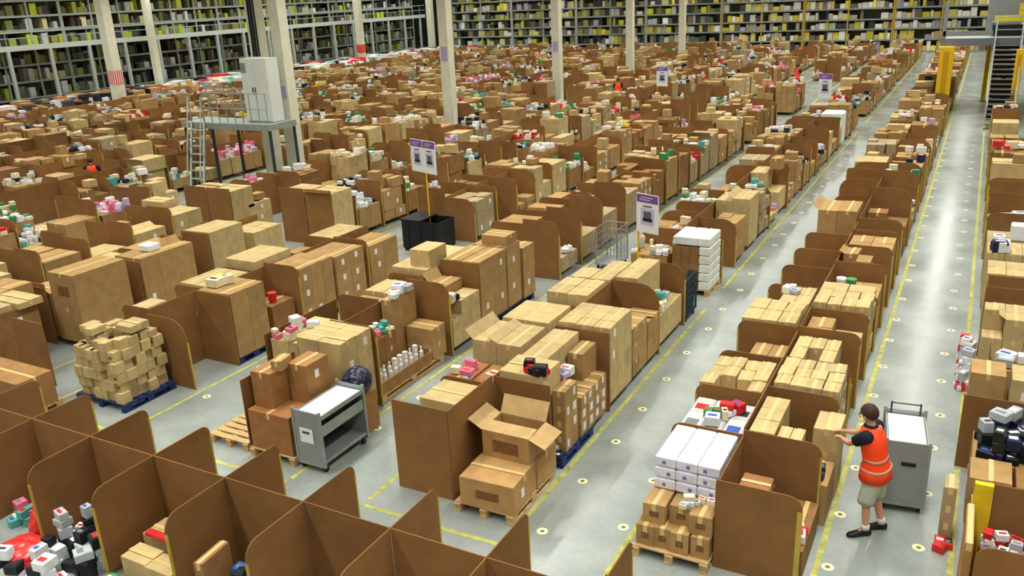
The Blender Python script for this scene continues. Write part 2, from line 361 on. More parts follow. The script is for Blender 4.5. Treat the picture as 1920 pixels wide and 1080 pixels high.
stack(x0, x1, 9.75, 10.5, .14, 1.12, 2, 1, 2, 'red', 'second bay left half, '+rn(2), mess=.3)
goods(x0, x1, 9.75, 10.5, 1.13, 5, ['cream', 'white', 'pink'], 'on the second bay cartons', s=(.08, .2))
stack(x0, x1, 10.6, 11.5, .14, 1.42, 2, 1, 3, 'pale', 'third bay left half, '+rn(2))
stack(x0, x1, 11.6, 12.5, .14, 1.44, 1, 1, 3, 'pale', 'fourth bay left half, '+rn(2))
dv(2, 'L', 13.1, 1.2, rr=.3)
stack(x0+.1, x1, 12.55, 13.0, .14, 1.1, 2, 1, 2, 'pale', 'before the small rounded divider')
stack(x0+.05, x1, 13.2, 14.1, .14, 1.38, 2, 2, 3, 'pale', 'behind the small rounded divider')
stack(x0+.05, x1, 14.25, 15.5, .14, 1.34, 2, 2, 3, 'pale', 'sixth bay left half, '+rn(2), drop=.2)
sp(2, 9.7, 16.0, 1.35)
# second block, beyond the gap
for a in (0,):
    pallet(-5.68, -4.8, 17.6, 18.6, 'under the white wrapped goods')
    stack(-5.66, -5.05, 17.62, 18.5, .14, 1.12, 3, 2, 5, 'brown', 'dark pile under the white wrapped packs')
    for k in range(5):
        for j in range(2):
            item('goods', (-5.04, -4.8, 17.62+j*.45, 17.62+j*.45+.43, .14+k*.2, .14+k*.2+.19), lc((222, 226, 214), .04), f"white wrapped bale, {layname(k,5)} {posname(0,1,j,2)}, on the aisle corner pallet", 'white wrapped bales', 0, cn='white', name='wrapped_bale')
    for i in range(3):
        for j in range(2):
            item('goods', (-5.64+i*.28, -5.64+i*.28+.27, 17.64+j*.44, 17.64+j*.44+.42, 1.14, 1.34), lc((232, 234, 232), .03), f"white wrapped pack on top of the dark pile, {posname(i,3,j,2)}", 'white wrapped packs on top of the dark pile', 0, cn='white', name='wrapped_pack')
stack(x0, x1, 17.7, 18.6, .14, .8, 3, 2, 3, 'tan', 'left of the white wrapped goods')
goods(x0, x1, 17.7, 18.6, .81, 14, ['white', 'cream', 'black', 'silver'], 'left of the white wrapped goods')

# ---- R3
x0, x1 = L_(3); X0, X1 = R_(3)
pallet(-10.25, -9.42, 8.2, 9.3, 'left bare beside the stacked tall cartons')
pallet(-9.32, -8.42, 8.15, 9.35, 'under the stacked tall cartons')
item('carton', (-9.28, -8.46, 8.2, 9.25, .14, .78), lc((158, 108, 64)), 'wide reddish brown carton at the base, next to grey trolley', 'cartons by the trolley', 0, labs=[], mark=False)
item('carton', (-9.26, -8.86, 8.35, 8.85, .78, 1.36), lc((160, 114, 68)), 'upright brown carton on the wide one, left of its neighbour', 'cartons by the trolley', 0, labs=[], mark=False)
item('carton', (-8.98, -8.8, 8.5, 8.8, 1.362, 1.52), lc((178, 140, 90)), 'small tan carton lying on the upright brown carton', 'cartons by the trolley', .2, labs=[], mark=False)
item('carton', (-8.84, -8.46, 8.7, 9.2, .78, 1.42), lc((162, 118, 72)), 'tall carton with labels behind the grey trolley', 'cartons by the trolley', 0, labs=['x'], mark=False)
divider('x', -9.34, 8.2, 9.4, 1.25, 0, 'dark cardboard panel left of the stacked tall cartons')
divider('x', -10.28, 9.7, 11.6, 1.28, 0, 'cardboard side panel with a yellow taped edge over the bare pallet', rr=.1)
stack(-10.2, -9.4, 9.75, 10.9, .14, 1.2, 2, 2, 3, 'pale', 'inside the taped side panel', drop=.1)
goods(-10.2, -9.7, 9.75, 10.5, 1.21, 9, ['white', 'lilac', 'pink', 'cream'], 'on cartons inside the taped side panel', s=(.08, .22))
stack(-9.36, -8.45, 9.5, 10.3, .14, 1.46, 2, 2, 4, 'pale', 'behind the grey trolley', lab=.4)
for k in range(26):
    a, b, c = R.uniform(-8.78, -8.45), R.uniform(9.25, 9.46), R.uniform(.78, 1.05); s_ = R.uniform(.05, .1)
item('bag', (-8.43, -8.0, 9.3, 9.78, .66, 1.08), lin((24, 30, 58)), 'heap of dark navy plastic bags behind the grey trolley', 'bag heap', 0)
item('carton', (-8.42, -8.02, 9.3, 9.76, .0, .66), lc((150, 108, 66)), 'brown carton under the navy plastic bags', 'cartons by the trolley', 0, labs=[], mark=False)
dv(3, 'R', 10.34, 1.46)
pallet(-9.3, -8.45, 10.4, 12.4, 'under the trays of bottles')
item('tray', (-8.8, -8.45, 10.42, 11.95, .14, .42), lc((150, 110, 68)), 'low open carton tray of white capped bottles', 'tray', 0)
for i in range(2):
    for j in range(9):
        item('goods', (-8.74+i*.14, -8.74+i*.14+.075, 10.5+j*.16, 10.5+j*.16+.075, .17, .50), lc((228, 222, 214), .05), f"white capped bottle in the low tray, {nth(j)} from the front {'inner' if i==0 else 'outer'} line", 'bottles in the low tray', 0, cn='white', name='bottle')
stack(-9.3, -8.85, 10.45, 11.5, .14, .92, 1, 3, 3, 'brown', 'behind the bottle tray', drop=.1)
goods(-9.3, -8.85, 10.45, 11.5, .93, 24, ['green', 'cream', 'white', 'pink', 'teal'], 'behind the bottle tray', s=(.07, .16), zmax=.3)
goods(-8.75, -8.5, 11.98, 12.15, .14, 4, ['pink', 'red', 'white'], 'at the far end of the bottle tray', s=(.1, .16), zmax=.4)
stack(-9.05, -8.45, 12.05, 12.5, .14, .75, 1, 1, 2, 'tan', 'low carton past the bottle tray')
stack(-9.3, -9.08, 11.7, 12.5, .14, 1.36, 1, 2, 2, 'tan', 'narrow tall pile past the bottle tray')
goods(-9.32, -9.0, 11.75, 12.4, 1.37, 5, ['white', 'silver'], 'on the narrow tall pile', s=(.12, .24), zmax=.12)
dv(3, 'R', 12.62, 1.48, 'tall rounded cardboard divider with taped edge beside narrow pile', rr=.25)
stack(-9.28, -8.8, 12.7, 13.75, .14, 1.2, 1, 2, 3, 'tan', 'between rounded divider and smooth stack')
stack(-8.78, -8.4, 12.7, 13.75, .14, 1.0, 1, 3, 3, 'pale', 'aisle side before the smooth stack', drop=.2)
goods(-8.78, -8.42, 12.7, 13.1, 1.02, 3, ['black', 'cream'], 'aisle side before the smooth stack', s=(.15, .25), zmax=.1)
divider('y', 13.86, -9.36, -8.46, 1.5, 0, 'smooth cardboard front of the tall labelled stacks', tape=False)
pallet(-9.32, -8.44, 13.9, 16.2, 'under the tall labelled stacks', blue=True)
stack(-9.34, -8.46, 13.9, 15.0, .14, 1.5, 2, 2, 2, 'tan', 'nearest of the tall labelled stacks', lab=.9)
stack(-9.3, -8.46, 15.05, 15.65, .14, 1.5, 2, 1, 2, 'tan', 'middle of the tall labelled stacks', lab=.9)
stack(-9.3, -8.42, 15.7, 16.25, .14, 1.3, 2, 1, 2, 'tan', 'last of the tall labelled stacks', lab=.9)
stack(-9.1, -8.5, 15.1, 15.6, 1.5, 1.72, 1, 1, 1, 'tan', 'lone on the middle tall stack')
stack(-9.9, -9.42, 13.55, 14.2, 1.4, 1.75, 1, 1, 1, 'pale', 'lone on the left half behind smooth stack')
dv(3, 'L', 11.7, 1.36); dv(3, 'L', 13.3, 1.3)
stack(x0, x1, 11.8, 12.4, .14, 1.1, 2, 2, 3, 'tan', 'third bay left half, '+rn(3), drop=.3)
stack(x0, x1, 13.38, 14.3, .14, 1.4, 1, 1, 2, 'pale', 'fifth bay left half, '+rn(3))
stack(x0, x1, 14.4, 15.4, .14, 1.3, 1, 1, 2, 'pale', 'sixth bay left half, '+rn(3))
stack(x0, x1, 12.45, 13.2, .14, 1.18, 2, 1, 2, 'pale', 'fourth bay left half, '+rn(3))
sp(3, 9.5, 16.2, 1.3)
# ---- R3 second block
for k, y in enumerate((17.5, 18.8, 20.2, 21.9)):
    dv(3, 'R', y, 1.45, f'{nth(k)} rounded divider beyond the gap in the third row', rr=.3)
    stack(X0+.3, X1, y+.15, y+1.1, .14, .5+.2*k, 1, 2, 2, 'grey', f'beyond the {nth(k)} rounded divider of the far block')
goods(X0+.3, X1, 17.7, 18.4, .52, 6, ['white', 'cream'], 'between the rounded dividers beyond the gap')
for k, y in enumerate((17.6, 18.9, 20.3)): dv(3, 'L', y, 1.3); stack(x0, x1, y+.1, y+1.1, .14, 1.2, 2, 2, 3, 'tan', f'left half {nth(k)} bay beyond the gap, '+rn(3), drop=.3)

# ---- R4
x0, x1 = L_(4); X0, X1 = R_(4)
pallet(-13.7, -12.4, 8.3, 9.42, 'under the ragged heap of small cartons', blue=True)
stack(-13.62, -12.5, 8.36, 9.36, .14, 1.26, 6, 5, 6, 'pale', 'in the ragged heap on the blue pallet', mess=.9, drop=.3, jz=.3, mark=.3)
stack(-13.55, -13.1, 8.5, 8.8, 1.28, 1.4, 2, 1, 1, 'pale', 'lying on the ragged heap', mess=.6)
stack(-13.0, -12.6, 8.8, 9.2, 1.28, 1.4, 1, 1, 1, 'pale', 'flattened on the ragged heap', mess=.8)
dv(4, 'R', 9.5, 1.35, 'rounded cardboard divider behind the ragged carton heap', rr=.4)
divider('x', -12.96, 9.55, 10.6, 1.42, 0, 'tall back panel of the empty cardboard bay', rr=0)
divider('y', 10.62, -12.96, -12.02, 1.44, 0, 'tall side panel of the empty cardboard bay')
pallet(-12.9, -12.05, 10.65, 11.6, 'in dark blue past the empty bay', blue=True)
stack(-12.9, -12.04, 10.66, 11.55, .14, 1.44, 2, 2, 2, 'tan', 'stack past the empty cardboard bay', mark=.3)
goods(-12.9, -12.4, 10.8, 11.3, 1.45, 3, ['yellow', 'cream'], 'on the stack past the empty bay', s=(.15, .3), zmax=.05)
stack(X0+.2, X1-.1, 11.75, 12.4, .14, .8, 1, 1, 2, 'brown', 'low pile with a red tub')
item('goods', (-12.4, -12.22, 11.9, 12.08, .81, 1.02), lc(GC['red']), 'red tub on the low pile in the fourth row', 'tub', 0, cn='red', what='tub', name='tub')
dv(4, 'R', 12.5, 1.45, rr=.2)
stack(X0, X1, 12.56, 13.6, .14, 1.36, 3, 3, 3, 'tan', 'labelled stack past the red tub', lab=.8)
stack(X0, X1, 13.7, 14.7, .14, 1.3, 2, 2, 3, 'tan', 'second labelled stack past the red tub', lab=.8)
stack(X0+.1, X1, 14.9, 16.0, .14, 1.2, 2, 2, 3, 'tan', 'sixth bay right half, '+rn(4), drop=.3, lab=.4)
dv(4, 'R', 14.8, 1.4)
dv(4, 'L', 9.7, 1.35); dv(4, 'L', 10.95, 1.35); dv(4, 'L', 12.2, 1.35); dv(4, 'L', 13.5, 1.35); dv(4, 'L', 14.8, 1.35)
stack(x0, x1, 9.8, 10.85, .14, 1.25, 2, 2, 3, 'pale', 'second bay left half, '+rn(4), drop=.3, mess=.3)
stack(x0, x1, 11.05, 12.1, .14, 1.35, 2, 1, 3, 'pale', 'third bay left half, '+rn(4), drop=.1)
stack(x0, x1, 12.3, 13.4, .14, 1.5, 1, 1, 2, 'pale', 'fourth bay left half, '+rn(4))
stack(x0, x1, 13.6, 14.7, .14, 1.1, 2, 2, 2, 'tan', 'fifth bay left half, '+rn(4), drop=.2)
stack(x0, x1, 14.9, 16.1, .14, 1.3, 2, 2, 2, 'pale', 'sixth bay left half, '+rn(4), drop=.2)
sp(4, 10.7, 16.1, 1.35)

# ---- R5
x0, x1 = L_(5); X0, X1 = R_(5)
item('carton', (-15.2, -13.75, 7.35, 8.0, .14, .72), lc((158, 118, 72)), 'long brown carton with a white label behind the corner bin', 'carton', .0, labs=['x'], mark=False)
pallet(-15.2, -13.75, 7.3, 8.1, 'under the long carton behind the corner bin')
divider('y', 8.55, -15.55, -14.65, 1.25, 0, 'orange brown upright panel left of the ragged carton heap', tape=False)
stack(-16.6, -15.75, 8.3, 9.2, .14, 1.3, 1, 1, 2, 'brown', 'at the left edge with a white spot label', lab=.9)
stack(-16.65, -15.7, 8.25, 9.25, 1.3, 1.42, 1, 2, 1, 'pale', 'flat at the left edge', mess=.4)
stack(-16.45, -15.62, 9.95, 11.2, .14, 1.62, 1, 1, 2, 'tan', 'tallest pile of the fifth row', mark=.5)
divider('y', 11.5, -16.5, -15.66, 1.45, 0, 'wide plain panel in the fifth row, behind the tallest pile', tape=False)
stack(-16.45, -15.62, 11.55, 13.0, .14, 1.5, 2, 3, 2, 'tan', 'labelled stacks behind the wide plain panel', lab=.6)
item('goods', (-16.2, -15.85, 12.0, 12.3, 1.5, 1.66), lc(GC['white']), 'white carton lying on stacks behind the wide plain panel', 'white box', 0, cn='white', name='white_box')
divider('y', 13.5, -16.55, -15.66, 1.55, 0, 'second wide plain panel in the fifth row', tape=False)
stack(-16.5, -15.64, 13.54, 14.6, .14, 1.56, 1, 1, 2, 'pale', 'behind the second wide plain panel')
stack(X0, X1, 14.9, 15.9, .14, 1.2, 2, 2, 2, 'pale', 'sixth bay right half, '+rn(5))
for k, y in enumerate((8.6, 9.9, 11.1, 12.4, 13.6, 14.9)):
    dv(5, 'L', y, 1.35)
    stack(x0, x1, y+.1, y+1.1, .14, R.choice([1.1, 1.3, 1.45]), R.choice([1, 2]), 2, 2, R.choice(['pale', 'tan']), f'{nth(k)} bay left half, '+rn(5), drop=.2, lab=.2)
sp(5, 11.6, 16.0, 1.35)

# ---- big plain panels beyond the first gap
for nn, yy, hh in ((5, 17.9, 1.62), (6, 17.6, 1.5)):
    for sd in 'LR':
        a, b = L_(nn) if sd == 'L' else R_(nn)
        divider('y', yy, a-.04, b+.03, hh, 0, f"big plain cardboard panel, {'left' if sd == 'L' else 'right'} half, end of {rn(nn)} beyond the gap", tape=False)
        stack(a, b, yy+.06, yy+.95, .14, hh-.1, 1, 2, 2, 'pale', f"behind big plain panel {'left' if sd == 'L' else 'right'} half, {rn(nn)}")
for k, y in enumerate((9.0, 10.3, 11.6, 12.9, 14.2, 15.5)):
    for sd in 'LR':
        a, b = L_(6) if sd == 'L' else R_(6)
        if y > 8.9: dv(6, sd, y-.06, R.uniform(1.2, 1.45)); stack(a, b, y, y+1.0, .14, R.choice([1.0, 1.2, 1.4]), R.choice([1, 2]), R.choice([1, 2]), 2, R.choice(['pale', 'tan']), f"{nth(k)} bay {'left' if sd == 'L' else 'right'} half, {rn(6)}", drop=.2, lab=.3)
# ---- R0 (right picture edge)
divider('y', 8.6, .52, 1.46, 1.06, -1, 'cardboard panel cut off by the bottom right corner', tape=False)
stack(.56, 1.42, 7.6, 8.5, .14, .5, 2, 2, 1, 'tan', 'below the bottom right corner panel')
pallet(.5, 1.42, 8.65, 9.5, 'under the red and white packs')
goods(.58, 1.42, 8.7, 9.5, .14, 190, ['white', 'red', 'silver', 'white', 'red'], 'in the bin at the right edge', s=(.08, .14), zmax=.62)
divider('y', 9.62, .66, 1.46, 1.22, 0, 'cardboard divider right of the broad yellow board, behind red and white packs', tape=False)
item('carton', (.47, .655, 9.58, 9.66, .0, 1.2), lin((226, 192, 36)), 'broad upright yellow board at the right edge, nearest yellow thing', 'board', 0, labs=[], mark=False, name='yellow_board')
item('carton', (.42, .50, 8.75, 9.55, .0, .95), lc((176, 130, 80)), 'narrow upright brown board left of the yellow board', 'board', 0, labs=[], mark=False)
stack(.18, .33, 10.15, 10.5, .0, .75, 1, 1, 3, 'grey', 'slim pile on the aisle line, right edge')
goods(.14, .36, 9.85, 10.12, .0, 4, ['red', 'black'], 'at the foot of the slim aisle pile', s=(.1, .15), zmax=.2)
pallet(.46, 1.42, 9.8, 10.9, 'under open cartons, right edge')
stack(.48, 1.42, 9.8, 10.35, .14, .62, 2, 1, 2, 'tan', 'low, just behind the yellow board')
stack(.44, .9, 10.45, 11.0, .14, .78, 1, 1, 2, 'tan', 'before the black packs, left one')
stack(.94, 1.42, 10.5, 11.0, .14, .74, 1, 1, 2, 'brown', 'before the black packs, right one')
pallet(.46, 1.42, 11.0, 12.0, 'under the black packs')
stack(.46, 1.42, 11.05, 11.9, .14, .7, 2, 1, 1, 'tan', 'directly under the black packs')
goods(.5, 1.42, 11.05, 11.85, .71, 70, ['black', 'black', 'black', 'navy', 'silver'], 'heaped by the right edge', s=(.12, .22), zmax=.4)
divider('y', 12.1, .3, 1.46, 1.12, 0, 'cardboard divider behind the heap of black packs', tape=False)
stack(.36, .82, 12.95, 13.5, .14, 1.1, 1, 1, 2, 'tan', 'past the black packs beside the aisle')
stack(.88, 1.42, 12.8, 13.4, .14, 1.14, 1, 1, 2, 'pale', 'past the black packs by right edge', lab=1, labf='y')
divider('x', .62, 13.5, 14.3, 1.15, 0, 'narrow side panel by the aisle, right edge', rr=0)
stack(.7, 1.42, 13.9, 14.5, .14, .8, 1, 1, 2, 'tan', 'low pile between side panel and edge')
goods(.7, 1.4, 13.95, 14.4, .81, 5, ['white', 'silver', 'cream'], 'on the low pile beside the side panel', s=(.14, .24), zmax=.1)
stack(.5, 1.42, 15.1, 15.9, .14, 1.2, 3, 2, 3, 'pale', 'fifth bay by the right edge', drop=.1)
goods(.2, .46, 14.6, 16.5, .0, 60, ['white', 'red', 'silver', 'pink', 'white'], 'spilling toward the aisle at the right', s=(.1, .22), zmax=.75)
divider('y', 16.3, .5, 1.46, 1.35, 0, 'dark cardboard divider by the right edge, behind spilled packets', tape=False)
divider('y', 17.3, .55, 1.46, 1.25, 0, 'dark cardboard divider by the right edge, second past spilled packets', tape=False)
stack(.52, 1.45, 17.4, 18.3, .14, 1.25, 3, 2, 3, 'pale', 'sixth bay by the right edge')
stack(.5, 1.45, 18.9, 19.8, .14, 1.22, 3, 2, 3, 'pale', 'seventh bay by the right edge')
goods(.55, .9, 18.9, 19.7, 1.23, 8, ['white', 'navy', 'white'], 'on the seventh bay by the right edge', s=(.15, .3), zmax=.15)
item('goods', (.92, 1.42, 20.2, 20.5, 1.15, 1.5), lin((232, 234, 238)), 'large white carton with dark print at the right edge', 'white box', 0, cn='white', name='white_box')
stack(.5, 1.45, 20.1, 21.0, .14, 1.14, 2, 2, 3, 'grey', 'eighth bay by the right edge')

# ---- near cross row of empty cardboard bins
XB = [-13.8, -12.55, -11.3, -10.04, -8.8, -7.53, -6.29, -5.06, -3.86, -2.64, -1.4]
HB = 1.2
for i, x in enumerate(XB[:-1]):
    nm = nth(i)
    if i < 9: divider('y', 6.14, x+.0075, XB[i+1]-.0075, HB, 0, f"cardboard back panel of the {nm} bin along the bottom edge", rr=0, tape=False)
    divider('x', x, 6.15, 7.06, HB, 1, f"rear wing panel of the {nm} bin junction along the bottom edge", rr=.13)
    if 0 < i: divider('x', x, 5.2, 6.13, HB, -1, f"rounded front wing panel of the {nm} bin along the bottom edge", rr=.2)
for k in range(2): pass
# contents of the bins
goods(-11.2, -10.3, 5.3, 6.0, 0, 26, ['white', 'cream', 'teal', 'pink'], 'in the leftmost bin', s=(.1, .2), zmax=.5)
goods(-9.95, -8.9, 4.5, 5.9, 0, 80, ['white', 'black', 'silver', 'white'], 'heaped in the second bin', s=(.1, .22), zmax=.55)
item('bag', (-10.2, -9.6, 4.55, 5.15, 0, .42), lin((206, 40, 34)), 'bulging red bag at the bottom left corner', 'bag', 0)
item('bag', (-10.4, -10.05, 5.2, 5.6, 0, .5), lin((206, 50, 40)), 'crumpled red bag between the white packs at the left', 'bag', 0)
stack(-8.6, -7.7, 5.25, 5.55, 0, .32, 2, 1, 1, 'pale', 'in the third bin', mess=.3)
stack(-8.6, -7.7, 5.62, 6.0, 0, .4, 2, 1, 1, 'pale', 'at the back of the third bin', mess=.3)
item('goods', (-8.5, -7.75, 5.6, 5.7, .42, .48), lc(GC['red']), 'red strip lying at the back of the third bin', 'strip', 0, cn='red', name='red_box')
item('carton', (-7.3, -7.16, 5.3, 5.75, 0, .62), lc((150, 110, 68)), 'thin upright carton leaning in the fourth bin', 'carton', .1, labs=[], mark=False)
goods(-7.1, -6.45, 5.2, 5.8, 0, 40, ['green', 'white', 'blue', 'yellow', 'black'], 'in the fourth bin', s=(.08, .18), zmax=.45)
goods(-8.7, -7.7, 5.0, 5.3, 0, 10, ['black', 'cream', 'green'], 'at the front of the third bin', s=(.1, .18), zmax=.2)
goods(-6.1, -5.5, 6.3, 6.8, 0, 9, ['red', 'green', 'pink'], 'behind the sixth bin', s=(.1, .18), zmax=.3)
pallet(-7.6, -6.5, 6.3, 7.0, 'seen low between the rear wing panels')
goods(-4.9, -4.1, 5.3, 5.8, 0, 12, ['red', 'pink', 'cream'], 'in the bin near the bottom centre', s=(.1, .22), zmax=.3)

# ---------------------------------------------------------------- generated far bays
def bay(n, side, y0, y1, k):
    a, b = L_(n) if side == 'L' else R_(n)
    far = y0 > 34 or n > 9
    wh = f"{nth(k)} bay {'left' if side=='L' else 'right'} half, {rn(n)}"
    dens = .18 if n < 4 else .40 if n < 8 else .45
    if R.random() < (.75 if y0 < 30 else .5): dv(n, side, y0-.06, R.uniform(1.15, 1.5), rr=R.choice([.1, .2, .35]))
    r = R.random()
    if r < .04: return
    h = R.choice([.6, .9, 1.1, 1.2, 1.3, 1.4, 1.5])
    tone = R.choice(['pale', 'pale', 'tan', 'tan', 'tan', 'brown', 'grey'])
    cfg = R.choice([(1, 1, 2), (1, 1, 1), (2, 1, 2), (2, 2, 2), (2, 2, 3), (1, 2, 3), (3, 2, 4), (2, 3, 4), (3, 3, 4)])
    ya, yb = y0+R.uniform(0, .12), y1-R.uniform(.05, .2)
    if r < 1-dens:
        stack(a, b, ya, yb, .14, h, *cfg, tone, wh, drop=R.choice([0, .15, .35]), mess=R.choice([0, .1, .4]), lab=R.choice([0, 0, .3, .8]), jz=.15)
        if R.random() < .35: 
            u = R.uniform(a, b-.4); v = R.uniform(ya, yb-.4)
            stack(u, u+R.uniform(.3, .4), v, v+R.uniform(.3, .4), h, h+R.uniform(.15, .35), 1, 1, 1, R.choice(['pale', 'tan']), 'atop '+wh, mess=.8)
        if R.random() < .25: goods(a, b, ya, yb, h, R.randint(2, 7), [R.choice(list(GC)), 'white', 'cream'], wh, s=(.1, .3), zmax=.15)
    else:
        hh = R.choice([.3, .5, .8, 1.0])
        stack(a, b, ya, yb, .14, hh, 2, 2, 1, tone, wh, mess=.2)
        goods(a, b, ya, yb, hh, R.randint(14, 34), R.choice([['white', 'silver', 'cream', 'black'], ['white', 'pink', 'lilac'], ['cream', 'green', 'white'], ['black', 'silver', 'white'], ['white', 'red', 'cream'], ['cream', 'white', 'teal', 'navy']]), wh, s=(.09, .24), zmax=.5)
NFAR = 15
item('goods', (-5.65, -4.78, 36.9, 37.75, .14, 1.42), lin((226, 232, 226)), 'tall white wrapped block facing the left long aisle, far down second row', 'white block', 0, cn='white', name='wrapped_bale')
for k in range(22):
    bay(0, 'L', 53.5+k*1.25, 54.7+k*1.25, 38+k)
for n in range(0, NFAR):
    ystart = {0: 21.4, 1: 20.7, 2: 18.7, 3: 23.0, 4: 19.7, 5: 19.0, 6: 18.2}.get(n, 8.3)
    for side in 'LR':
        if n == 0 and side == 'R': 
            continue
        ys = ystart + ((.9 if side == 'L' else 0) if n == 3 else 0)
        if n == 3 and side == 'L': ys = 21.6
        y = ys; k = int((y-8.3)/1.25)
        ymax = 83 if n > 0 else 40.5
        while y < ymax:
            if n >= 7 and (16.5 < y+.6 < 17.7): y = 17.75; k += 1; continue
            if 2 <= n <= 6 and 42.0 < y < 45.5: y = 45.6; k += 3; continue
            if n == 7 and 18.6 < y < 25.0: y += 1.25; k += 1; continue
            if n == 7 and side == 'R' and any(cy-1.8 < y < cy+.6 for cy in (36.1, 48.6, 61.1, 73.6)): y += 1.25; k += 1; continue
            if n == 1 and 45.0 < y < 47.2: y += 1.25; k += 1; continue
            if n == 3 and 48.8 < y < 61: y += 1.25; k += 1; continue
            if n == 2 and side == 'R' and 36.2 < y < 38.0: y += 1.25; k += 1; continue
            # nothing the photograph could show: rows far left and close
            if y < (n-6)*2.4: y += 1.25; k += 1; continue
            bay(n, side, y, y+1.2, k); y += 1.25; k += 1
    if n > 0: 
        yy = max(ystart if n != 7 else 25.3, (n-6)*2.4)
        sp(n, yy, 42, 1.25)
        if n == 3: sp(n, 45.6, 48.8, 1.25); sp(n, 61, 83, 1.25)
        else: sp(n, 45.6, 83, 1.25)

# ---------------------------------------------------------------- which items show, and how large
def corners(d):
    x0, x1, y0, y1, z0, z1 = d['b']
    c = [(x0, y0, z0), (x1, y0, z0), (x1, y1, z0), (x0, y1, z0), (x0, y0, z1), (x1, y0, z1), (x1, y1, z1), (x0, y1, z1)]
    if d['rot']:
        mx, my = (x0+x1)/2, (y0+y1)/2; ca, sa = math.cos(d['rot']), math.sin(d['rot'])
        c = [(mx+(x-mx)*ca-(y-my)*sa, my+(x-mx)*sa+(y-my)*ca, z) for x, y, z in c]
    return c
vs, fs = [], []
for d in ITEMS:
    n = len(vs); vs += corners(d); fs += [tuple(i+n for i in f) for f in BOXF]
bv = BVHTree.FromPolygons(vs, fs)
for d in ITEMS: d['n'] = 0
GX, GY = 560, 315
for iy in range(GY):
    for ix in range(GX):
        px, py = (ix+.5)/GX*1920, (iy+.5)/GY*1080
        h = bv.ray_cast(CAM, fwd*FPX + cr*(px-960) - cu*(py-540))
        if h[2] is not None: ITEMS[h[2]//6]['n'] += 1
LIMIT = {'carton': 300, 'goods': 300, 'goods2': 300, 'divider': 290, 'pallet': 40, 'tray': 9, 'bag': 9}
by = {}
for d in ITEMS: by.setdefault(d['kind'], []).append(d)
for kd, l in by.items():
    l.sort(key=lambda d: -d['n'])
    for i, d in enumerate(l): d['own'] = i < LIMIT[kd] and (d['n'] >= 2 or kd in ('tray', 'bag'))
print('ITEMS', {k: (len(v), sum(d['own'] for d in v), min([d['n'] for d in v if d['own']] or [0])) for k, v in by.items()})
if True:
    labels = {}
ddv = {}
for d in sorted([d for d in ITEMS if d['kind'] == 'divider' and ', ' in d['label'] and d['label'].startswith('brown')], key=lambda d: d['pos']):
    kk = d['label'].rsplit(', ', 1)[0]; i = ddv[kk] = ddv.get(kk, -1)+1
    d['label'] = kk.replace('brown cardboard divider', f"{nth(i) if i < 20 else str(i+1)+'th'} cardboard divider from the front")
def uniq(l):
    l = ' '.join(l.split())
    if len(l.split()) > 16: l = l.replace(' the ', ' ', 2)
    if len(l.split()) > 16: l = ' '.join(w for w in l.split() if w not in ('a', 'the', 'of', 'carton,')[:3])
    return l
# ---- builders
def panel_pts(d):
    u0, u1, h, out, z0, rr = d['u0'], d['u1'], d['h'], d['out'], d['z0'], d['rr']
    if out == 0 or rr <= 0: return [(u0, z0), (u1, z0), (u1, h), (u0, h)]
    arc = [(math.cos(t)*rr, math.sin(t)*rr) for t in (0, math.pi/8, math.pi/4, 3*math.pi/8, math.pi/2)]
    if out > 0: return [(u0, z0), (u1, z0)] + [(u1-rr+a, h-rr+b) for a, b in arc] + [(u0, h)]
    return [(u0, z0), (u1, z0), (u1, h)] + [(u0+rr-a, h-rr+b) for a, b in reversed(arc)]
def panel_mesh(mb, d, ox=0, oy=0):
    pts = panel_pts(d); a = 'y' if d['ax'] == 'y' else 'x'
    if a == 'y': mb.prism([(u-ox, z) for u, z in pts], 'y', d['pos']-.007-oy, d['pos']+.007-oy, lc((138, 98, 56), .1))
    else: mb.prism([(u-oy, z) for u, z in pts], 'x', d['pos']-.007-ox, d['pos']+.007-ox, lc((138, 98, 56), .1))
def tape_box(mb, d, ox=0, oy=0):
    e = d['u1'] if d['out'] > 0 else d['u0']; top = d['h']-d['rr']-.02; w_ = d['tapew']
    a0, a1 = (e-w_, e+.004) if d['out'] > 0 else (e-.004, e+w_)
    if d['ax'] == 'y': mb.box(a0-ox, a1-ox, d['pos']-.011-oy, d['pos']+.011-oy, .02, top, lin((190, 164, 66)))
    else: mb.box(d['pos']-.011-ox, d['pos']+.011-ox, a0-oy, a1-oy, .02, top, lin((190, 164, 66)))
PANELT = mat('divider_board_tone', attr=True, noise=.13, scale=3, rough=.8, spec=.2)
def make_divider(d, i):
    cx, cy = (d['b'][0]+d['b'][1])/2, (d['b'][2]+d['b'][3])/2
    q = MB(); panel_mesh(q, d, cx, cy); o = q.build('cardboard_divider', PANELT, loc=(cx, cy, 0), tone=True)
    if d['out'] and d['tape']:
        t = MB(); tape_box(t, d, cx, cy); t.build('edge_tape', TAPE, o)
    return o
def quad_plate(mb, p, u, v, t, col):
    p, u, v = Vector(p), Vector(u), Vector(v); n = u.cross(v).normalized()*t
    vs = [p, p+u, p+u+v, p+v]; vs = vs+[a+n for a in vs]
    mb.add(vs, [(0, 3, 2, 1), (4, 5, 6, 7), (0, 1, 5, 4), (1, 2, 6, 5), (2, 3, 7, 6), (3, 0, 4, 7)], col)
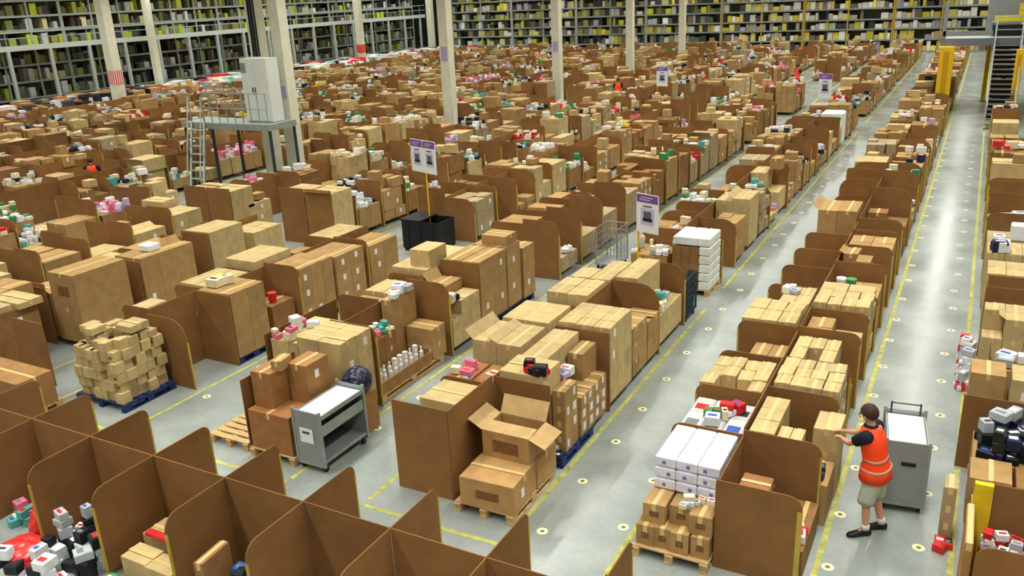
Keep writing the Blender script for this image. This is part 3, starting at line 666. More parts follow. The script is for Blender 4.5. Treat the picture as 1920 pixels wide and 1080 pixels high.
def make_carton(d):
    x0, x1, y0, y1, z0, z1 = d['b']; cx, cy = (x0+x1)/2, (y0+y1)/2; hx, hy, H = (x1-x0)/2, (y1-y0)/2, z1-z0
    q = MB(); q.box(-hx, hx, -hy, hy, 0, H-.006, d['col'])
    long_y = hy > hx; s = .004
    tl = R.uniform(0, .012) if d['n'] > 12 else 0
    if long_y:
        for sg in (-1, 1):
            a, b = (-hx+.002, -s) if sg < 0 else (s, hx-.002)
            q.box(a, b, -hy+.002, hy-.002, H-.006, H-.001+(tl if sg > 0 else 0), d['col'])
    else:
        for sg in (-1, 1):
            a, b = (-hy+.002, -s) if sg < 0 else (s, hy-.002)
            q.box(-hx+.002, hx-.002, a, b, H-.006, H-.001+(tl if sg > 0 else 0), d['col'])
    if d.get('name'):
        q = MB(); q.box(-hx, hx, -hy, hy, .0, H, d['col']); return q.build(d['name'], CARD, loc=(cx, cy, z0), tone=True)
    o = q.build('carton', CARD, loc=(cx, cy, z0), tone=True, rot=d['rot'])
    if d['n'] > 14:
        t = MB(); w_ = .028
        if long_y: t.box(-w_, w_, -hy+.001, hy-.001, H+tl-.001, H+.0015+tl); t.box(-w_, w_, -hy-.0015, -hy, H-.09, H+tl)
        else: t.box(-hx+.001, hx-.001, -w_, w_, H+tl-.001, H+.0015+tl); t.box(hx, hx+.0015, -w_, w_, H-.09, H+tl)
        t.build('tape', BROWN_TAPE, o)
    if d['n'] > 20 and min(hx, hy) > .12 and R.random() < .10 and d.get('z_top'):
        fl_ = MB(); up = R.uniform(.25, .9)
        if long_y: quad_plate(fl_, (-hx, -hy, H), (0, 2*hy, 0), (-hx*math.cos(up)*.8, 0, hx*math.sin(up)), .005, d['col'])
        else: quad_plate(fl_, (-hx, -hy, H), (2*hx, 0, 0), (0, -hy*math.cos(up)*.8, hy*math.sin(up)), .005, d['col'])
        fl_.build('open_flap', CARD, o, tone=True)
    for lf in d.get('labs', []):
        l = MB(); lw, lh = min(.09, hy*.5), min(.13, H*.5); zc = H*R.uniform(.45, .7); u = R.uniform(-.3, .3)*hy
        if lf == 'x': l.box(hx, hx+.003, u-lw/2, u+lw/2, zc-lh/2, zc+lh/2)
        else: l.box(-hx*.5, hx*.6, -hy-.003, -hy, zc-lh/2, zc+lh/2)
        tag(l.build('shipping_label', WHITE, o), 'white shipping label')
    if d.get('mark'):
        l = MB(); zc = H*.5; l.box(-hx*.4, hx*.45, -hy-.002, -hy, zc-H*.16, zc+H*.14, lin((96, 68, 42)))
        tag(l.build('printed_panel', mat('brown_ink', (128, 88, 50), noise=.5, scale=40), o), 'faded brown printed panel')
    return o
PACKM = {}
def make_goods(d):
    x0, x1, y0, y1, z0, z1 = d['b']; cx, cy = (x0+x1)/2, (y0+y1)/2; hx, hy, H = (x1-x0)/2, (y1-y0)/2, z1-z0
    nm = d.get('name', 'packet'); what = d.get('what', 'packet'); col = d['col']; q = MB()
    if nm == 'bottle':
        q.tube((0, 0, 0), (0, 0, H*.7), hx, 10, col); q.tube((0, 0, H*.7), (0, 0, H*.82), hx, 10, col, r2=hx*.45)
        o = q.build('bottle', GOODS, loc=(cx, cy, z0), tone=True)
        c = MB(); c.tube((0, 0, H*.82), (0, 0, H), hx*.45, 8, (.8, .8, .8)); c.build('cap', GOODS, o, tone=True); return o
    if nm == 'tub':
        q.tube((0, 0, 0), (0, 0, H*.86), hx*.86, 12, col, r2=hx)
        o = q.build('tub', GOODS, loc=(cx, cy, z0), tone=True)
        c = MB(); c.tube((0, 0, H*.86), (0, 0, H), hx*1.05, 12, tuple(min(1, v*1.2) for v in col)); c.build('lid', GOODS, o, tone=True); return o
    # soft-edged pack: a box with chamfered corners and pinched seal edges
    e = min(hx, hy, H)*.16
    vs = [(sx*(hx-e), sy*(hy-e), 0) for sx, sy in ((-1, -1), (1, -1), (1, 1), (-1, 1))] + [(sx*hx, sy*hy, e) for sx, sy in ((-1, -1), (1, -1), (1, 1), (-1, 1))] + \
         [(sx*hx, sy*hy, H-e) for sx, sy in ((-1, -1), (1, -1), (1, 1), (-1, 1))] + [(sx*(hx-e), sy*(hy-e), H) for sx, sy in ((-1, -1), (1, -1), (1, 1), (-1, 1))]
    fs = [(0, 3, 2, 1), (12, 13, 14, 15)] + [(r*4+i, r*4+(i+1) % 4, r*4+4+(i+1) % 4, r*4+4+i) for r in range(3) for i in range(4)]
    q.add(vs, fs, col)
    o = q.build(nm, GOODS, loc=(cx, cy, z0), tone=True, rot=d['rot'])
    if nm == 'packet' and d['n'] > 3:
        c2 = R.choice([(200, 40, 40), (40, 42, 50), (236, 236, 236), (60, 90, 170), (120, 124, 130)]); c = MB()
        c.box(-hx*.62, hx*.62, -hy*.6, hy*.1, H, H+.002, lin(c2))
        tag(c.build('print_patch', GOODS, o, tone=True), 'coloured printed patch')
    if nm == 'paper_pack':
        c = MB(); u = R.uniform(-.5, .2)*hx
        c.box(u, u+.045, -hy-.002, -hy, H*.3, H*.62, lin((120, 118, 170))); tag(c.build('print_mark', GOODS, o, tone=True), 'small violet printed mark')
    return o
def make_pallet(d):
    x0, x1, y0, y1, _, _ = d['b']; cx, cy = (x0+x1)/2, (y0+y1)/2; hx, hy = (x1-x0)/2, (y1-y0)/2
    M_ = BLUEWOOD if d.get('blue') else WOOD
    o = empty('pallet', (cx, cy, 0))
    nb = 7; w_ = 2*hy/nb
    pl = MB(); pl.box(-hx, hx, -w_*.36, w_*.36, .12, .139); me = pl.mesh('deck_board', M_)
    for i in range(nb):
        b = bpy.data.objects.new('deck_board', me); COL.objects.link(b); b.parent = o; b.location = (0, -hy+w_*(i+.5), 0)
    bl = MB(); bl.box(-.05, .05, -.07, .07, .022, .1); mb_ = bl.mesh('block', M_)
    st = MB(); st.box(-.05, .05, -hy, hy, .1, .12); ms = st.mesh('stringer', M_)
    bt = MB(); bt.box(-.05, .05, -hy, hy, .0, .022); mt = bt.mesh('bottom_board', M_)
    for sx in (-1, 0, 1):
        for me_, nm in ((ms, 'stringer'), (mt, 'bottom_board')):
            b = bpy.data.objects.new(nm, me_); COL.objects.link(b); b.parent = o; b.location = (sx*(hx-.05), 0, 0)
        for sy in (-1, 0, 1):
            b = bpy.data.objects.new('block', mb_); COL.objects.link(b); b.parent = o; b.location = (sx*(hx-.05), sy*(hy-.08), 0)
    return o
def far_pallet(mb, d):
    x0, x1, y0, y1, _, _ = d['b']
    mb.box(x0, x1, y0, y1, .1, .139, d['col'])
    for x in (x0+.05, (x0+x1)/2, x1-.05): mb.box(x-.05, x+.05, y0, y1, 0, .1, d['col'])
def make_bag(d):
    x0, x1, y0, y1, z0, z1 = d['b']; cx, cy = (x0+x1)/2, (y0+y1)/2
    bm = bmesh.new(); bmesh.ops.create_icosphere(bm, subdivisions=4, radius=1)
    rr = random.Random(int(cx*100))
    ph = [(Vector((rr.uniform(-1, 1), rr.uniform(-1, 1), rr.uniform(-1, 1)))*rr.uniform(3, 9), rr.uniform(0, 6)) for _ in range(9)]
    for v in bm.verts:
        k = 1+sum(abs(math.sin(v.co.dot(a)+b)) for a, b in ph)*.045-.18
        c = v.co*k; v.co = Vector((c.x*(x1-x0)/2, c.y*(y1-y0)/2, max(-.98, c.z)*(z1-z0)/2+(z1-z0)/2))
    mz = min(v.co.z for v in bm.verts)
    for v in bm.verts: v.co.z -= mz
    me = bpy.data.meshes.new('plastic_bag'); bm.to_mesh(me); bm.free()
    at = me.attributes.new('tone', 'FLOAT_COLOR', 'POINT'); at.data.foreach_set('color', [k for _ in me.vertices for k in (*d['col'], 1)])
    me.materials.append(mat('bag_film', attr=True, rough=.3, spec=.5)); o = bpy.data.objects.new('plastic_bag', me); COL.objects.link(o); o.location = (cx, cy, z0); return o
def make_tray(d):
    x0, x1, y0, y1, z0, z1 = d['b']; q = MB(); t = .012; c = d['col']; H = z1-z0; cx, cy = (x0+x1)/2, (y0+y1)/2; a, b = (x1-x0)/2, (y1-y0)/2
    q.box(-a, a, -b, b, 0, t, c); q.box(-a, -a+t, -b, b, t, H, c); q.box(a-t, a, -b, b, t, H*.8, c); q.box(-a+t, a-t, -b, -b+t, t, H, c); q.box(-a+t, a-t, b-t, b, t, H, c)
    return q.build('open_tray', CARD, loc=(cx, cy, z0), tone=True)
CATN = {'carton': 'carton', 'goods': 'packet', 'goods2': 'packet', 'divider': 'divider', 'pallet': 'pallet', 'tray': 'tray', 'bag': 'bag'}
rest = {k: MB() for k in ('carton', 'goods', 'divider', 'pallet')}
for d in ITEMS:
    kd = d['kind']
    if not d['own']:
        if kd == 'divider':
            panel_mesh(rest['divider'], d)
            if d['out'] and d['tape']: tape_box(rest['divider'], d)
        elif kd == 'pallet': far_pallet(rest['pallet'], d)
        elif kd == 'carton':
            x0, x1, y0, y1, z0, z1 = d['b']; rest['carton'].box(x0, x1, y0, y1, z0, z1, d['col'], d['rot'])
            for lf in d.get('labs', []):
                if lf == 'x' and not d['rot']:
                    yc = (y0+y1)/2; zc = (z0+z1)/2; rest['carton'].box(x1, x1+.004, yc-.05, yc+.05, zc-.04, zc+.09, (.75, .75, .75))
        else:
            x0, x1, y0, y1, z0, z1 = d['b']; rest['goods'].box(x0, x1, y0, y1, z0, z1, d['col'], d['rot'])
        continue
    o = {'carton': make_carton, 'goods': make_goods, 'goods2': make_goods, 'pallet': make_pallet, 'tray': make_tray, 'bag': make_bag}[kd](d) if kd != 'divider' else make_divider(d, 0)
    cat = {'bottle': 'bottle', 'tub': 'tub', 'paper_pack': 'paper pack', 'wrapped_bale': 'bale', 'wrapped_pack': 'pack', 'white_box': 'box', 'red_box': 'box'}.get(d.get('name'), CATN[kd])
    tag(o, uniq(d['label']), cat, d['group'])
tag(rest['carton'].build('cartons', CARD, tone=True), 'mass of tan cartons stacked in bays across the warehouse floor', 'cartons', kind='stuff')
tag(rest['goods'].build('small_goods', GOODS, tone=True), 'small coloured packets scattered over the far bays', 'goods', kind='stuff')
tag(rest['divider'].build('far_dividers', PANELT, tone=True), 'cardboard dividers between the far bays', 'dividers', kind='stuff')
tag(rest['pallet'].build('far_pallets', mat('wood_tone', attr=True, rough=.8), tone=True), 'pallets under far stacks', 'pallets', kind='stuff')

# ---------------------------------------------------------------- open flapped carton
def quad_plate(mb, p, u, v, t, col):
    p, u, v = Vector(p), Vector(u), Vector(v); n = u.cross(v).normalized()*t
    vs = [p, p+u, p+u+v, p+v]; vs = vs+[a+n for a in vs]
    mb.add(vs, [(0, 3, 2, 1), (4, 5, 6, 7), (0, 1, 5, 4), (1, 2, 6, 5), (2, 3, 7, 6), (3, 0, 4, 7)], col)
oc = MB(); C1 = lin((176, 138, 88)); C2 = lin((192, 160, 108)); a, b, H, t = .36, .27, .40, .008
oc.box(-a, a, -b, b, 0, .01, C1); oc.box(-a, -a+t, -b, b, .01, H, C1); oc.box(a-t, a, -b, b, .01, H, C1)
oc.box(-a+t, a-t, -b, -b+t, .01, H, C1); oc.box(-a+t, a-t, b-t, b, .01, H, C1)
oco = oc.build('open_carton', CARD, loc=(-5.12, 9.08, .562), tone=True)
tag(oco, 'large open tan carton with wide splayed flaps, atop another at the row end', 'carton', 'cartons around the open one')
for p, u, v in (((-a, -b, H), (2*a, 0, 0), (0, .26, .02)), ((-a, b, H), (2*a, 0, 0), (0, .14, .24)), ((a, -b, H), (0, 2*b, 0), (.24, 0, -.10)), ((-a, b, H), (0, -2*b, 0), (-.22, 0, .12))):
    q = MB(); quad_plate(q, p, u, v, .006, C2); tag(q.build('flap', CARD, oco, tone=True))
q = MB(); q.box(a+.04, a+.10, -.08, -.04, H-.028, H-.02); 
q = MB(); q.box(-.2, .2, -b-.002, -b, .1, .28); tag(q.build('printed_panel', MATS['brown_ink'], oco), 'faded brown printed panel')

# ---------------------------------------------------------------- trolleys
def trolley(name, loc, L, W, H, label, rot=0, slot=False):
    o = empty(name, loc, rot); hw = W/2
    for e, y in enumerate((0, L)):
        q = MB(); y0 = y-.012 if e == 0 else y-.012
        q.box(-hw, hw, y0, y0+.024, .13, H+.06); 
        p = q.build('end_panel', GREY, o)
        f = MB()
        for sx in (-1, 1): f.box(sx*hw-.018, sx*hw+.018, y0-.008, y0+.032, .10, H+.09)
        f.box(-hw, hw, y0-.008, y0+.032, .10, .13)
        f.build('end_frame', GALV, p)
        if e == 0:
            s_ = MB(); 
            if slot: s_.box(-hw*.25, hw*.45, y0-.012, y0-.009, H*.72, H*.77); s_.build('hand_slot', BLACK, p)
            else: s_.box(-hw*.55, hw*.45, y0-.012, y0-.009, H*.52, H*.78); tag(s_.build('paper_notice', WHITE, p), 'white paper notice'); k_ = MB(); k_.box(-hw*.35, hw*.2, y0-.014, y0-.012, H*.68, H*.72); k_.build('notice_print', DARKGREY, p)
    for nm, z, m_ in (('bottom_shelf', .15, GREY), ('middle_shelf', .15+(H-.15)*.58, GREY), ('top_shelf', H-.06, GALV)):
        q = MB(); q.box(-hw+.02, hw-.02, .02, L-.02, z, z+.02)
        sh = q.build(nm, m_, o)
        l = MB(); lp = {'bottom_shelf': .05, 'middle_shelf': .17, 'top_shelf': .07}[nm]
        for sx in (-1, 1): l.box(sx*(hw-.012)-.008, sx*(hw-.012)+.008, .02, L-.02, z, z+lp)
        l.build('shelf_lip', GALV, sh)
    q = MB(); q.box(-hw+.03, hw-.03, .03, L-.03, H-.035, H+.0); tag(q.build('white_liner', WHITE, o), 'white lining on the top shelf')
    q = MB(); q.box(-hw+.02, -hw+.032, .02, L-.02, .17, H-.07); q.build('back_sheet', DARKGREY, o)
    for sx in (-1, 1):
        for y in (.06, L-.06):
            q = MB(); q.tube((sx*(hw-.04)-.018, y, .052), (sx*(hw-.04)+.018, y, .052), .05, 12); wh = q.build('caster', BLACK, o)
            q = MB(); q.box(sx*(hw-.04)-.024, sx*(hw-.04)+.024, y-.02, y+.02, .06, .15); q.build('fork', DARKGREY, wh)
    return o
t1 = tag(trolley('picking_trolley', (-8.1, 8.2, 0), 1.02, .50, .92, ''), 'grey metal picking trolley with white lined top beside stacked brown cartons', 'trolley')
t2 = tag(trolley('picking_trolley', (-.27, 10.6, 0), .92, .5, .96, '', rot=.12, slot=True), 'grey metal trolley behind the worker in the orange vest', 'trolley')
for sx in (-1, 1):
    q = MB(); q.tube((sx*.18, .9, .9), (sx*.18, .9, 1.14), .012, 8); hd = q.build('handle_post', DARKGREY, t2)
q = MB(); q.tube((-.18, .9, 1.12), (.18, .9, 1.12), .01, 8); q.build('push_bar', DARKGREY, t2)

# roll cages
def cage(loc, W, D, H, M_, label, rot=0):
    o = empty('roll_cage', loc, rot)
    q = MB(); q.box(-W/2, W/2, 0, D, .12, .15); q.build('base', M_, o)
    for nm, pts in (('side_grille', (-W/2, 0)), ('side_grille', (W/2, 0))):
        x = pts[0]; g = MB()
        for k in range(7): y = D*k/6; g.tube((x, y, .13), (x, y, H), .009 if 0 < k < 6 else .018, 6)
        for k in range(6): z = .2+(H-.2)*k/5; g.tube((x, 0, z), (x, D, z), .008, 6)
        g.build(nm, M_, o)
    g = MB()
    for k in range(7): x = -W/2+W*k/6; g.tube((x, D, .13), (x, D, H), .009, 6)
    for k in range(5): z = .3+(H-.3)*k/4; g.tube((-W/2, D, z), (W/2, D, z), .008, 6)
    g.build('back_grille', M_, o)
    for sx in (-1, 1):
        for y in (.05, D-.05):
            q = MB(); q.tube((sx*(W/2-.04)-.016, y, .05), (sx*(W/2-.04)+.016, y, .05), .05, 10); q.build('caster', BLACK, o)
            q = MB(); q.box(sx*(W/2-.04)-.02, sx*(W/2-.04)+.02, y-.02, y+.02, .06, .12); q.build('fork', DARKGREY, o)
    tag(o, label, 'roll cage'); return o
c_ = cage((-4.86, 15.95, 0), .16, .62, .95, BLUEGREY, 'dark blue grey folded roll cage parked at the end of the second row')
q = MB(); q.box(-.02, .02, .03, .6, .2, .85); q.build('panel_sheet', BLUEGREY, c_)
c2 = cage((-7.65, 18.6, 0), .55, .75, 1.05, GREY, 'grey wire roll cage standing in the aisle left of the purple sign')
# big black crate with lid and the sign standing in it
bc = empty('black_crate', (-12.95, 18.3, 0))
q = MB(); q.box(-.6, .6, 0, .02, .1, .86); q.box(-.6, .6, .78, .8, .1, .86); q.box(-.6, -.58, .02, .78, .1, .86); q.box(.58, .6, .02, .78, .1, .86); q.box(-.6, .6, 0, .8, .08, .1)
q.build('crate_body', BLACK, bc)
q = MB(); q.box(-.63, .05, -.03, .83, .86, .9); q.build('lid', BLACK, bc)
q = MB()
for x in (-.4, 0, .4): q.box(x-.02, x+.02, -.015, 0, .1, .86)
q.build('rib', BLACK, bc)
for sx in (-1, 1):
    for y in (.08, .72): q = MB(); q.box(sx*.5-.06, sx*.5+.06, y-.06, y+.06, 0, .08); q.build('foot', BLACK, bc)
tag(bc, 'large black plastic crate with a lid below the double purple sign', 'crate')

# ---------------------------------------------------------------- aisle signs
ICON = mat('icon_print', (92, 92, 104), rough=.6); PALEV = mat('pale_violet_print', (196, 184, 214), rough=.6)
def sign(x, y, zb, zt, W, label, boards=1, pole_z0=0, yaw=-.35, col=YELLOW):
    o = empty('aisle_sign', (x, y, 0), yaw)
    q = MB(); q.tube((0, 0, pole_z0), (0, 0, zt), .022, 8); q.build('pole', col, o)
    if pole_z0 == 0: q = MB(); q.tube((0, 0, 0), (0, 0, .03), .16, 16); q.build('foot_plate', col, o)
    for k in range(boards):
        a0 = -.02+k*W*1.0 - (W*1.0 if boards == 2 else 0); b_ = empty_board = MB()
        b_.box(a0, a0+W-.015, -.045, -.025, zb, zt); bo = b_.build('sign_board', WHITE, o); bo.location = (0, 0, 0)
        h = zt-zb
        q = MB(); q.box(a0+.01, a0+W-.025, -.048, -.045, zt-h*.22, zt-h*.01); tag(q.build('purple_header', PURPLE, bo), 'purple header strip')
        for j, (f0, f1) in enumerate(((.2, .75), (.15, .6))):
            q = MB(); q.box(a0+W*f0, a0+W*f1, -.050, -.048, zt-h*(.10+.06*j), zt-h*(.075+.06*j)); tag(q.build('header_text_line', PALEV, bo), 'pale text line')
        q = MB(); cx_ = a0+W*.5
        q.box(cx_-W*.3, cx_+W*.3, -.048, -.045, zt-h*.80, zt-h*.36); tag(q.build('picture_panel', PALEV, bo), 'pale picture panel')
        q = MB(); q.box(cx_-W*.17, cx_+W*.17, -.052, -.048, zt-h*.62, zt-h*.44); q.build('picture_block', ICON, bo)
        q = MB(); q.box(cx_-W*.2, cx_+W*.22, -.052, -.048, zt-h*.70, zt-h*.62); q.build('picture_base', BLACK, bo)
        q = MB(); q.box(cx_-W*.2, cx_+W*.2, -.048, -.045, zt-h*.33, zt-h*.29); q.build('text_line', ICON, bo)
    tag(o, label, 'sign', 'purple headed aisle signs')
sign(-6.32, 17.25, 1.5, 2.36, .62, 'white sign with purple header on a yellow pole, nearest the worker')
sign(-12.98, 18.85, 2.1, 2.98, .56, 'double white sign with purple header on yellow pole above the black crate', 2)
sign(-15.9, 46.3, 1.35, 2.4, .75, 'small distant white sign with purple header, left of two far ones', yaw=-.3)
sign(-7.75, 49.3, .45, 1.75, .75, 'small distant white sign with purple header on the far open floor', yaw=-.3)

# ---------------------------------------------------------------- columns
def column(x, y, s, label, bands=(), H=10.9):
    o = empty('building_column', (x, y, 0)); h = s/2
    q = MB(); q.box(-h, h, -h, h, 0, H); q.build('shaft', PAINT, o)
    q = MB(); 
    for sx in (-1, 1): q.box(sx*(h+.004)-.004, sx*(h+.004)+.004, -h-.01, -h+.05, 0, 1.4)
    q.build('corner_guard', mat('guard', (170, 176, 168)), o)
    for (z0, z1, m_, nm) in bands:
        q = MB()
        if 'violet' in nm: q.box(-h*.7, h*.7, -h-.012, -h, z0, z1)
        else: q.box(-h-.01, h+.01, -h-.01, h+.01, z0, z1)
        q.build(nm, m_, o)
    tag(o, label, 'column', 'white building columns'); o['kind'] = 'structure'; return o
RW = mat('red_stripe', (206, 74, 56))
NT = mat('notice_violet', (168, 158, 196))
def stripes(o, h, z0, z1):
    for k in range(4):
        q = MB(); u = -h+2*h*(k+.15)/4; q.box(u, u+h*.28, -h-.018, -h-.01, z0, z1); q.build('red_stripe', RW, o)
        q = MB(); q.box(h+.01, h+.018, u, u+h*.28, z0, z1); q.build('red_stripe', RW, o)
c0 = column(-51.0, 38.6, .66, 'white column with red and white striped collar at the far left', [(2.0, 2.9, WHITE, 'white_collar')]); stripes(c0, .33, 2.0, 2.9)
for x, y, s, lb, bd in ((-23.1, 36.1, .5, 'widest clear white column, with a small violet notice, left of centre', [(3.6, 4.3, NT, 'violet_notice')]),
                        (-23.1, 48.6, .5, 'second white column right of centre with pale violet band', [(3.1, 3.7, NT, 'violet_band')]),
                        (-23.1, 61.1, .5, 'third white column, right of the violet banded one', []),
                        (-23.1, 73.6, .5, 'fourth and farthest right white column before the back racks', []),
                        (-55.2, 45.5, .45, 'thin white column just right of the striped collar column', []),
                        (-55.0, 70.2, .6, 'white column between platform and back racks', [(1.6, 2.4, RW, 'red_band')]),
                        (-55.0, 83.0, .6, 'white column in the far back corner', []),
                        (-22.62, 24.25, .46, 'white column right of the electrical cabinet', [(3.3, 3.75, NT, 'violet_notice')]),
                        (-23.98, 24.5, .46, 'white column directly behind the electrical cabinet', [])):
    column(x, y, s, lb, bd)
q = MB(); q.box(-22.96, -22.3, 23.93, 23.98, .9, 1.9)
# ---------------------------------------------------------------- raised platform with cabinet, rails and ladder
pf = tag(empty('service_platform', (-24.2, 23.2, 0)), 'grey steel service platform with rails around two white columns', 'platform')
ZP = 2.55
q = MB(); q.box(-2.15, 2.2, -.75, .62, ZP-.05, ZP); q.build('deck', GALV, pf)
q = MB(); q.box(-2.18, 2.23, -.80, -.74, ZP-.2, ZP+.02); q.build('edge_beam', GALV, pf)
q = MB(); q.box(2.17, 2.23, -.74, .62, ZP-.2, ZP+.02); q.build('edge_beam', GALV, pf)
for x in (-2.1, -.7, 2.15):
    for y in (-.7, .55): q = MB(); q.box(x-.04, x+.04, y-.04, y+.04, 0, ZP-.05); q.build('support_post', DARKGREY, pf)
for k in range(9):
    x = -1.0+3.15*k/8; q = MB(); q.tube((x, -.72, ZP), (x, -.72, ZP+1.1), .018, 6); q.build('rail_post', GALV, pf)
for z in (.55, 1.1): q = MB(); q.tube((-1.0, -.72, ZP+z), (2.15, -.72, ZP+z), .018, 6); q.build('hand_rail', GALV, pf)
for z in (.55, 1.1): q = MB(); q.tube((-2.1, .57, ZP+z), (-.2, .57, ZP+z), .018, 6); q.build('hand_rail', GALV, pf)
for k in range(5): x = -2.1+.45*k; q = MB(); q.tube((x, .57, ZP), (x, .57, ZP+1.1), .018, 6); q.build('rail_post', GALV, pf)
cb = empty('electrical_cabinet', (-22.98, 23.35, ZP))
q = MB(); q.box(-.62, .62, -.3, .3, .02, 2.25); q.build('body', mat('cabinet_paint', (206, 212, 206), rough=.5), cb)
for i in range(2):
    q = MB(); q.box(-.60+i*.6, -.01+i*.6, -.325, -.3, .06, 2.2); dr = q.build('door', mat('cabinet_door', (214, 219, 212), rough=.45), cb)
    h_ = MB(); h_.box(-.14+i*.12, -.1+i*.12, -.345, -.325, 1.0, 1.25); h_.build('handle', DARKGREY, dr)
q = MB(); q.box(-.6, -.35, -.328, -.325, 1.75, 2.1); q.build('vent_grille', GREY, cb)
q = MB(); q.box(-.3, .62, -.328, -.32, .06, .09); 
tag(cb, 'tall pale electrical cabinet standing on the raised steel platform', 'cabinet')
cp = MB(); 
for x, r in ((-.18, .04), (-.05, .05), (.08, .035)): cp.tube((x, 0, 0), (x, 0, 6.2), r, 8)
tag(cp.build('cable_bundle', BLACK, loc=(-23.3, 23.7, ZP+2.27)), 'dark cable bundle rising from the electrical cabinet to the roof', 'cables')
ld_ = tag(empty('ships_ladder', (-25.5, 22.42, 0)), 'steep grey ladder stair with handrails leading up to the platform', 'ladder')
RUN = 1.55; TX = 1.1
def lp(s, t, dz=0): return Vector((-.33+.66*s+TX*(1-t)*1.0, -RUN*(1-t), 2.55*t+dz))
for s in (0, 1):
    q = MB(); q.bar(lp(s, 0, .05), lp(s, 1, -.02), .05, .16); q.build('stringer', GALV, ld_)
    q = MB(); q.tube(lp(s, 0, .9), lp(s, 1, .95), .02, 8); q.tube(lp(s, 1, .95), lp(s, 1, .0), .02, 8); q.tube(lp(s, 0, .9), lp(s, 0, .0), .02, 8); q.tube(lp(s, .5, .93), lp(s, .5, 0), .02, 8); q.build('hand_rail', GALV, ld_)
for k in range(9):
    t = (k+.7)/9.6; a_, b_ = lp(0, t), lp(1, t); q = MB(); q.bar(a_, b_, .2, .03); q.build('tread', GALV, ld_)

# ---------------------------------------------------------------- mezzanine over the far end of the worker's aisle, with stairs
mz = tag(empty('steel_mezzanine', (0, 47, 0)), 'steel mezzanine deck on yellow columns over the far aisle end', 'mezzanine')
q = MB(); q.box(-1.85, 6, 0, 6, 3.5, 3.56); q.build('deck', GALV, mz)
q = MB(); q.box(-1.9, 6, -.12, 0, 3.28, 3.62); q.build('front_beam', mat('beam_paint', (112, 114, 124), rough=.5), mz)
q = MB(); q.box(-1.98, -1.86, -.1, 6, 3.28, 3.62); q.build('side_beam', MATS['beam_paint'], mz)
q = MB(); q.box(-1.9, .2, -.06, -.03, 3.72, 3.95); q.build('kick_panel', GREY, mz)
q = MB(); q.box(-1.95, -1.78, -.06, .3, 3.56, 5.3); q.build('corner_post', GREY, mz)
for z in (3.98, 4.55):
    q = MB(); q.tube((.3, -.06, z), (6, -.06, z), .022, 8); q.build('guard_rail', GALV, mz)
for k in range(5): q = MB(); q.tube((.3+1.2*k, -.06, 3.6), (.3+1.2*k, -.06, 4.55), .03, 8); q.build('rail_post', GALV, mz)
def ycol(x, y, s, H, label):
    o = empty('yellow_column', (x, y, 0)); q = MB(); q.box(-s/2, s/2, -s/2, s/2, .02, H); q.build('shaft', YELLOW, o)
    q = MB(); q.box(-s/2-.06, s/2+.06, -s/2-.06, s/2+.06, 0, .02); q.build('base_plate', DARKGREY, o)
    q = MB(); q.box(-s*.2, s*.2, -s/2-.008, -s/2, .3, H-.2); q.build('groove_shade_strip', mat('yellow_groove_shade', (196, 150, 20)), o)  # flat strip in darker yellow, painting the shade of a web recess
    tag(o, label, 'column')
ycol(-1.62, 46.6, .62, 3.27, 'thick yellow steel column left of the worker\'s aisle, under the mezzanine')
ycol(1.35, 44.6, .30, 3.27, 'thin yellow steel column beside the stairs at the right edge')
ycol(.15, 52.6, .22, 3.27, 'thin distant yellow column inside the far aisle under the mezzanine')
st_ = tag(empty('steel_stairs', (.85, 46.85, 0)), 'grey steel stairs with handrails descending from the mezzanine', 'stairs')
NS = 17
for k in range(NS):
    z = 3.5*(k+1)/(NS+1); y = -4.3*(1-z/3.5)
    q = MB(); q.box(-.5, .5, y-.02, y+.24, z-.025, z); q.build('tread', DARKGREY, st_)
    q = MB(); q.box(-.5, .5, y-.035, y-.02, z-.03, z+.004); q.build('nosing', GALV, st_)
    if k > 1: q = MB(); q.box(-.5, .5, y+.235, y+.245, z-.19, z-.025); q.build('tread_gap_shade', BLACK, st_)  # black boxes put in as the shade between treads
for sx in (-1, 1):
    q = MB(); q.bar((sx*.53, -4.3, .05), (sx*.53, 0, 3.45), .05, .24); q.build('stringer', GREY, st_)
    q = MB(); q.tube((sx*.53, -4.3, 1.0), (sx*.53, 0, 4.5), .028, 8); q.build('hand_rail', GALV, st_)
    for t in (0, .25, .5, .75, 1.): q = MB(); q.tube((sx*.53, -4.3*(1-t), 3.45*t), (sx*.53, -4.3*(1-t), 3.5*t+1.0), .024, 8); q.build('rail_post', GALV, st_)
# totes and machinery on the mezzanine
def tote(x, y, z, col, lb, s=.5):
    o = empty('plastic_tote', (x, y, z)); q = MB(); w_, d_, h_, t_ = s/2, s*.35, s*.5, .02; c = lin(GC2[col])
    q.box(-w_, w_, -d_, d_, 0, t_, c); q.box(-w_, w_, -d_, -d_+t_, t_, h_, c); q.box(-w_, w_, d_-t_, d_, t_, h_, c); q.box(-w_, -w_+t_, -d_+t_, d_-t_, t_, h_, c); q.box(w_-t_, w_, -d_+t_, d_-t_, t_, h_, c)
    q.build('tub', GOODS, o, tone=True)
    r_ = MB(); r_.box(-w_-.015, w_+.015, -d_-.015, -d_, h_-.04, h_, c); r_.box(-w_-.015, w_+.015, d_, d_+.015, h_-.04, h_, c); r_.build('rim', GOODS, o, tone=True)
    tag(o, lb, 'tote', 'totes on the right mezzanine')
GC2 = {'yellow': (226, 206, 40), 'black': (40, 44, 48)}
k = 0
for x in (.45, .95, 1.45, 1.95):
    for r in range(3 if x > 1 else 1):
        tote(x, 49.4, 4.25+r*.27, 'yellow', f"yellow plastic tote, {nth(k)} in the pile on the right mezzanine"); k += 1
tb = tag(empty('packing_table', (1.2, 49.4, 3.56)), 'dark packing table holding yellow totes on the right mezzanine', 'table')
